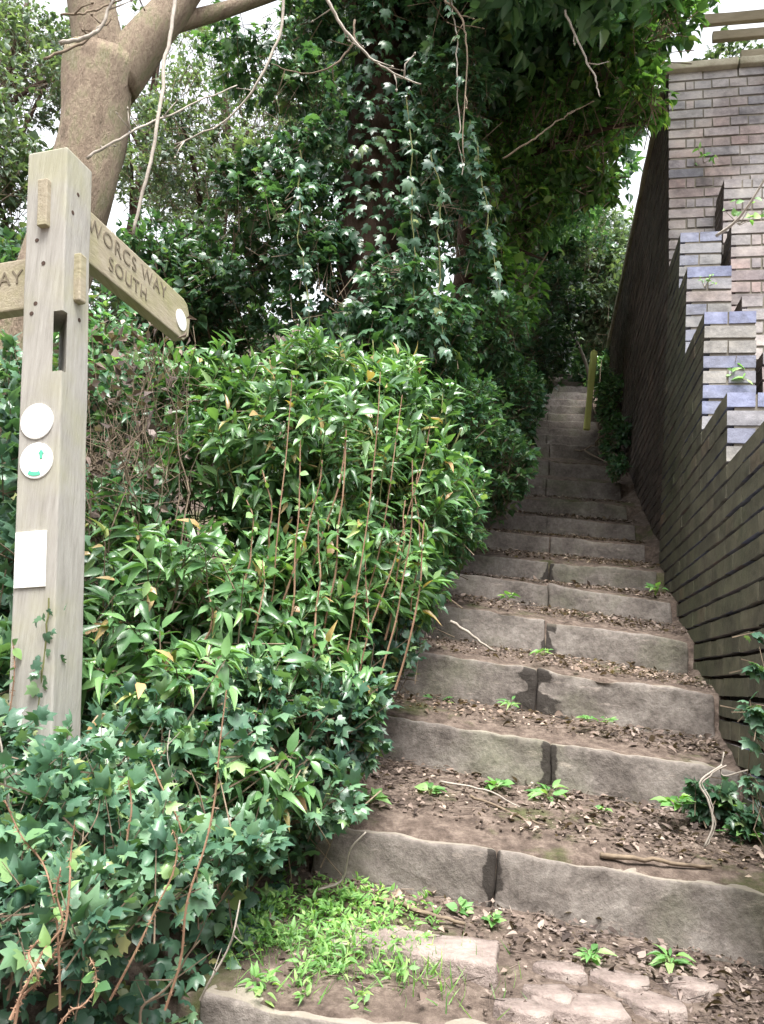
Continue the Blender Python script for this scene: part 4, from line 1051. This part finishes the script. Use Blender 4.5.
# ---- yellow green post by the upper steps, and the leaning grey stick behind it
pb = at(587, 424, 6.9); pt = at(594, 352, 6.9)
r = root('marker_post', pb, 'yellow green wooden post on the right of the upper steps', 'post')
V, F = round_box((.027, .027, .5), .008, .1, .003, 4, 5)
ax = pt - pb; L = np.linalg.norm(ax); X = nrm(np.cross([0, 1, 0], ax)); Y = nrm(np.cross(ax, X))
V = pb + (V[:, 2:3] + .5) * ax * 1.08 - ax * .08 + V[:, 0:1] * X + V[:, 1:2] * Y
mk('shaft', V, F, M['yellow_wood'], r, smooth=True)
V, F = tube(np.array([pt, pt + nrm(ax) * .02]), [.024, .012], 4); mk('cap', V, F, M['yellow_wood'], r)
P = smooth_path([at(570, 330, 7.6), at(578, 345, 7.6), at(588, 372, 7.6), at(592, 420, 7.6)], 14)
o = mk('leaning_pole', *tube(P, .018, 7), M['twig_pale'], smooth=True, loc=P[-1]); props(o, 'thin grey pole leaning behind the yellow green post', 'pole')

# ------------------------------------------------------------------ signpost
PB = at(45, 742, 1.93); PT = at(61, 163, 1.96)
axis = nrm(PT - PB); Hh = float(np.linalg.norm(PT - PB))
phi = rad(13)
yl = np.array([math.sin(phi), math.cos(phi), 0]); yl = nrm(yl - axis * (yl @ axis)); xl = nrm(np.cross(yl, axis))
base = PB - axis * .45
sp = root('signpost', base, 'weathered oak footpath signpost with two carved arms, leaning at the left', 'signpost')
def lp(x, y, z):      # local: z measured from the foot, scene coordinates back
    x, y, z = np.broadcast_arrays(np.asarray(x, float), np.asarray(y, float), np.asarray(z, float))
    return base + x[..., None] * xl + y[..., None] * yl + (z[..., None]) * axis
HP = Hh + .45; W2 = .0545
def solid(V, F):
    o = mk('tmp', V, F, M['oak'], sp); return o
def boolean(o, cutters):
    for c in cutters:
        m = o.modifiers.new('b', 'BOOLEAN'); m.object = c; m.operation = 'DIFFERENCE'; m.solver = 'EXACT'
    bpy.context.view_layer.update()
    dg = bpy.context.evaluated_depsgraph_get(); me = bpy.data.meshes.new_from_object(o.evaluated_get(dg))
    o.modifiers.clear(); o.data = me
    for c in cutters: bpy.data.objects.remove(c)
lb, lf = round_box((W2, W2, HP / 2), .005, .12, .0015, 3, 6)
# weathered, slightly sloping top
zt = lb[:, 2] + HP / 2
post = mk('post', lp(lb[:, 0], lb[:, 1], zt), lf, M['oak'], sp)
def cutter(cx, cy, cz, hx, hy, hz, rot=0.0):
    b = (BOXV - .5) * 2 * [hx, hy, hz]; ca, sa = math.cos(rot), math.sin(rot)
    X = b[:, 0] * ca - b[:, 1] * sa + cx; Y = b[:, 0] * sa + b[:, 1] * ca + cy
    o = mk('cut', lp(X, Y, b[:, 2] + cz), BOXF, M['oak'], sp); return o
def zof(y_px, x_px=60):   # height on the post for a picture row
    t = (742 - y_px) / (742 - 153); return .45 + Hh * t
zs = zof(362)
boolean(post, [cutter(0, 0, zs, .015, .2, .076, rad(43))])
# tenons of the arms showing through the post
def part_box(name, c, h, mat, r=.003, seed=1, par=None, amp=.0015):
    lb, lf = round_box(h, r, .05, amp, seed, 8)
    return mk(name, lp(lb[:, 0] + c[0], lb[:, 1] + c[1], lb[:, 2] + c[2]), lf, M[mat], par or sp)
zr, zl = zof(215), zof(288)
def arm(name, along, sgn, z, L, hgt, lab, lines, disc):
    """along: 'y' right hand arm, 'x' left hand arm"""
    hh = hgt / 2; t = .019
    prof = [(W2 - .01, -hh), (L - .05, -hh), (L - .012, -hh + .03), (L, hh - .055), (L - .02, hh - .01), (L - .05, hh), (W2 - .01, hh)]
    n = len(prof); V = []
    for s in (-1, 1):
        for (d, q) in prof:
            V.append(lp(s * t, d, z + q) if along == 'y' else lp(-d, s * t, z + q))
    F4 = []; f0 = list(range(n)); f1 = [n + i for i in range(n)]
    o = mk(name, np.array(V), [np.array([[i, (i + 1) % n, (i + 1) % n + n, i + n] for i in range(n)]), np.array([f0[::-1], f1])], M['oak_arm'], sp)
    bm = bmesh.new(); bm.from_mesh(o.data); bmesh.ops.recalc_face_normals(bm, faces=bm.faces); bmesh.ops.bevel(bm, geom=list(bm.edges), offset=.004, segments=2, profile=.6, affect='EDGES'); bm.to_mesh(o.data); bm.free()
    o['label'] = lab
    return o, t
ra, t = arm('sign_arm', 'y', 1, zr, .70, .150, 'arm carved WORCS WAY SOUTH with a white disc at its tip', None, True)
la, t2 = arm('sign_arm', 'x', 1, zl, .60, .135, 'arm carved WORCS WAY pointing out of the picture to the left', None, False)
part_box('tenon', (0, -W2 - .004, zr), (.0135, .012, .062), 'oak_arm', par=ra, seed=2)
part_box('tenon', (W2 + .004, 0, zl), (.012, .0125, .062), 'oak_arm', par=la, seed=3)

def text_part(body, size, origin, xd, yd, nd, parent, align='CENTER', depth=.0012, space=1.05):
    cu = bpy.data.curves.new('t', 'FONT'); cu.body = body; cu.size = size; cu.extrude = depth; cu.align_x = align; cu.align_y = 'CENTER'; cu.space_character = space; cu.offset = .0; cu.resolution_u = 4
    ob = bpy.data.objects.new('t', cu); COL.objects.link(ob); bpy.context.view_layer.update()
    me = bpy.data.meshes.new_from_object(ob.evaluated_get(bpy.context.evaluated_depsgraph_get()))
    n = len(me.vertices); co = np.empty(n * 3); me.vertices.foreach_get('co', co); co = co.reshape(-1, 3)
    W = np.asarray(origin) + co[:, 0:1] * xd + co[:, 1:2] * yd + co[:, 2:3] * nd
    W[:, 2] += EYE; W -= ROOTLOC[sp.name]
    me.vertices.foreach_set('co', W.ravel()); me.materials.clear(); me.materials.append(M['letter']); me.update()
    bpy.data.objects.remove(ob); o = bpy.data.objects.new('lettering', me); COL.objects.link(o); o.parent = parent; return o
text_part('WORCS WAY', .064, lp(t + .0006, .31, zr + .034), yl, axis, xl, ra, space=1.15)
text_part('SOUTH', .060, lp(t + .0006, .30, zr - .030), yl, axis, xl, ra, space=1.12)
text_part('WORCS WAY', .052, lp(-.085, -t2 - .0006, zl + .018), xl, axis, -yl, la, align='RIGHT', space=1.1)

def disc(name, c, xd, yd, nd, r, mat, parent, th=.003):
    k = 40; an = np.linspace(0, 2 * math.pi, k, endpoint=False)
    V = []
    for rr, z in ((r, 0), (r, th * .7), (r * .96, th), (r * .5, th)):
        for a in an: V.append(c + xd * math.cos(a) * rr + yd * math.sin(a) * rr + nd * z)
    V.append(c + nd * th); j = np.arange(k); jn = (j + 1) % k
    F = np.concatenate([np.stack([l * k + j, l * k + jn, (l + 1) * k + jn, (l + 1) * k + j], -1) for l in range(3)])
    return mk(name, np.array(V), [F, np.stack([3 * k + j, 3 * k + jn, np.full(k, 4 * k)], -1)], M[mat], parent)
disc('marker_disc', lp(t + .0005, .63, zr - .012), yl, axis, xl, .036, 'white', ra)
zd1, zd2, zpl = zof(442), zof(481), zof(575)
face_y = -W2 - .0005
d1 = disc('waymark_disc', lp(-.005, face_y, zd1), xl, axis, -yl, .043, 'white', sp); d1['label'] = 'blank white round disc on the post face, upper of two'
d2 = disc('waymark_disc', lp(-.003, face_y, zd2), xl, axis, -yl, .043, 'white', sp); d2['label'] = 'white round disc with faint green arrow marks, lower of two'
# faint green arrow and arc on the lower disc
ar = MB()
def flat_poly(pts, zc):
    V = [lp(-.003 + x, face_y - .0034, zd2 + y) for x, y in pts] + [lp(-.003 + x, face_y - .0042, zd2 + y) for x, y in pts]
    n = len(pts); return np.array(V), [np.array([[i, (i + 1) % n, (i + 1) % n + n, i + n] for i in range(n)]), np.array([list(range(n))[::-1], list(range(n, 2 * n))])]
V_, F_ = flat_poly([(.010, .004), (.017, .004), (.017, .016), (.021, .016), (.0135, .026), (.006, .016), (.010, .016)], 0); ar.add(V_, [F_[0]]); 
mk('arrow', V_, F_, M['marker_green'], d2)
pts = [(.036 * math.cos(a), .036 * math.sin(a)) for a in np.linspace(rad(235), rad(292), 8)] + [(.027 * math.cos(a), .027 * math.sin(a)) for a in np.linspace(rad(292), rad(235), 8)]
V_, F_ = flat_poly(pts, 0); mk('arc_mark', V_, F_, M['marker_green'], d2)
pl = part_box('notice_plate', (-.010, -W2 - .0025, zpl), (.040, .0018, .064), 'white', .001, 5, amp=0); pl['label'] = 'blank white rectangular plate on the post face'
for (x, z) in ((-.022, zof(252)), (-.002, zof(278)), (-.02, zof(320)), (-.03, zof(330))):
    disc('peg_hole', lp(x, face_y + .0005, z), xl, axis, -yl, .0055, 'nail', sp, .0006)
for (y, z) in ((-.005, zof(195)), (-.025, zof(220)), (.012, zof(330))):
    disc('peg_hole', lp(W2 + .0002, y, z), yl, axis, xl, .0055, 'nail', sp, .0006)
# ivy creeping up the post foot
g = np.random.default_rng(66)
P = wavy(lp(.0, -W2 - .010, .38), lp(W2 - .012, -W2 - .006, zof(612)), 20, .005, 9)
r = root('post_ivy', P[0], 'thin ivy strand climbing the lower part of the signpost', 'ivy'); mk('stem', *tube(P, .002, 5), M['stem_green'], r)
n = 46; k = (g.random(n) ** 1.6 * 19).astype(int)
V, F = leaves(P[k] + g.normal(0, .012, (n, 3)) - yl * .006, nrm(g.normal(0, .6, (n, 3)) + [0, 0, -.6]), nrm(g.normal(0, .35, (n, 3)) - yl + [0, 0, .3]), 0.026 * g.uniform(.5, 1.2, n), 'ivy', g)
mk('leaves', V, F, M['ivy'], r, smooth=True)
# clump of ivy hiding the foot of the post
shrub('post_foot_ivy', base + np.array([0, 0, .3]), 'bushy ivy covering the foot of the signpost', 'ivy',
      [(at(30, 800, 1.65), (.22, .16, .14)), (at(95, 775, 1.75), (.14, .14, .10)), (at(-20, 760, 1.75), (.14, .14, .12)), (at(110, 860, 1.55), (.2, .16, .12)), (at(30, 900, 1.45), (.2, .15, .10))],
      420, 'ivy', 67, nl=7, length=.10, size=.038, kind='ivy', inner=.4, stem=.002, main_stems=3)

# ------------------------------------------------------------------ light, sky, camera
w = bpy.data.worlds.new('World'); SC.world = w; w.use_nodes = True; nt = w.node_tree
bg = nt.nodes['Background']; sky = nt.nodes.new('ShaderNodeTexSky'); sky.sky_type = 'NISHITA'; sky.sun_disc = False
SUN_EL, SUN_AZ = rad(69), rad(180)      # azimuth clockwise from +Y : behind the camera to the right
sky.sun_elevation = SUN_EL; sky.sun_rotation = SUN_AZ; sky.dust_density = 3.0; sky.air_density = 1.0
hs = nt.nodes.new('ShaderNodeHueSaturation'); hs.inputs['Saturation'].default_value = .15
nt.links.new(sky.outputs[0], hs.inputs['Color']); nt.links.new(hs.outputs[0], bg.inputs[0]); bg.inputs[1].default_value = .15
sun = bpy.data.lights.new('sun', 'SUN'); sun.energy = 2.2; sun.angle = rad(25); sun.color = (1, .96, .9)
so = bpy.data.objects.new('sun', sun); COL.objects.link(so)
sd = Vector((math.sin(SUN_AZ) * math.cos(SUN_EL), math.cos(SUN_AZ) * math.cos(SUN_EL), math.sin(SUN_EL)))
so.rotation_euler = (-sd).to_track_quat('-Z', 'Y').to_euler(); so.location = (0, 0, 12)

cam = bpy.data.cameras.new('camera'); co = bpy.data.objects.new('camera', cam); COL.objects.link(co); SC.camera = co
cam.sensor_fit = 'VERTICAL'; cam.sensor_height = 36.0; cam.lens = 36.0 * FL / 1024; cam.clip_end = 500; cam.clip_start = .02
Mx = Matrix(((RT[0], UP[0], -FW[0], 0), (RT[1], UP[1], -FW[1], 0), (RT[2], UP[2], -FW[2], EYE), (0, 0, 0, 1)))
co.matrix_world = Mx
SC.render.engine = 'CYCLES'
SC.cycles.max_bounces = 4; SC.cycles.diffuse_bounces = 3; SC.cycles.glossy_bounces = 2; SC.cycles.transmission_bounces = 3
vs = SC.view_settings; vs.view_transform = 'Standard'; vs.look = 'None'; vs.gamma = 1; vs.exposure = 2.0
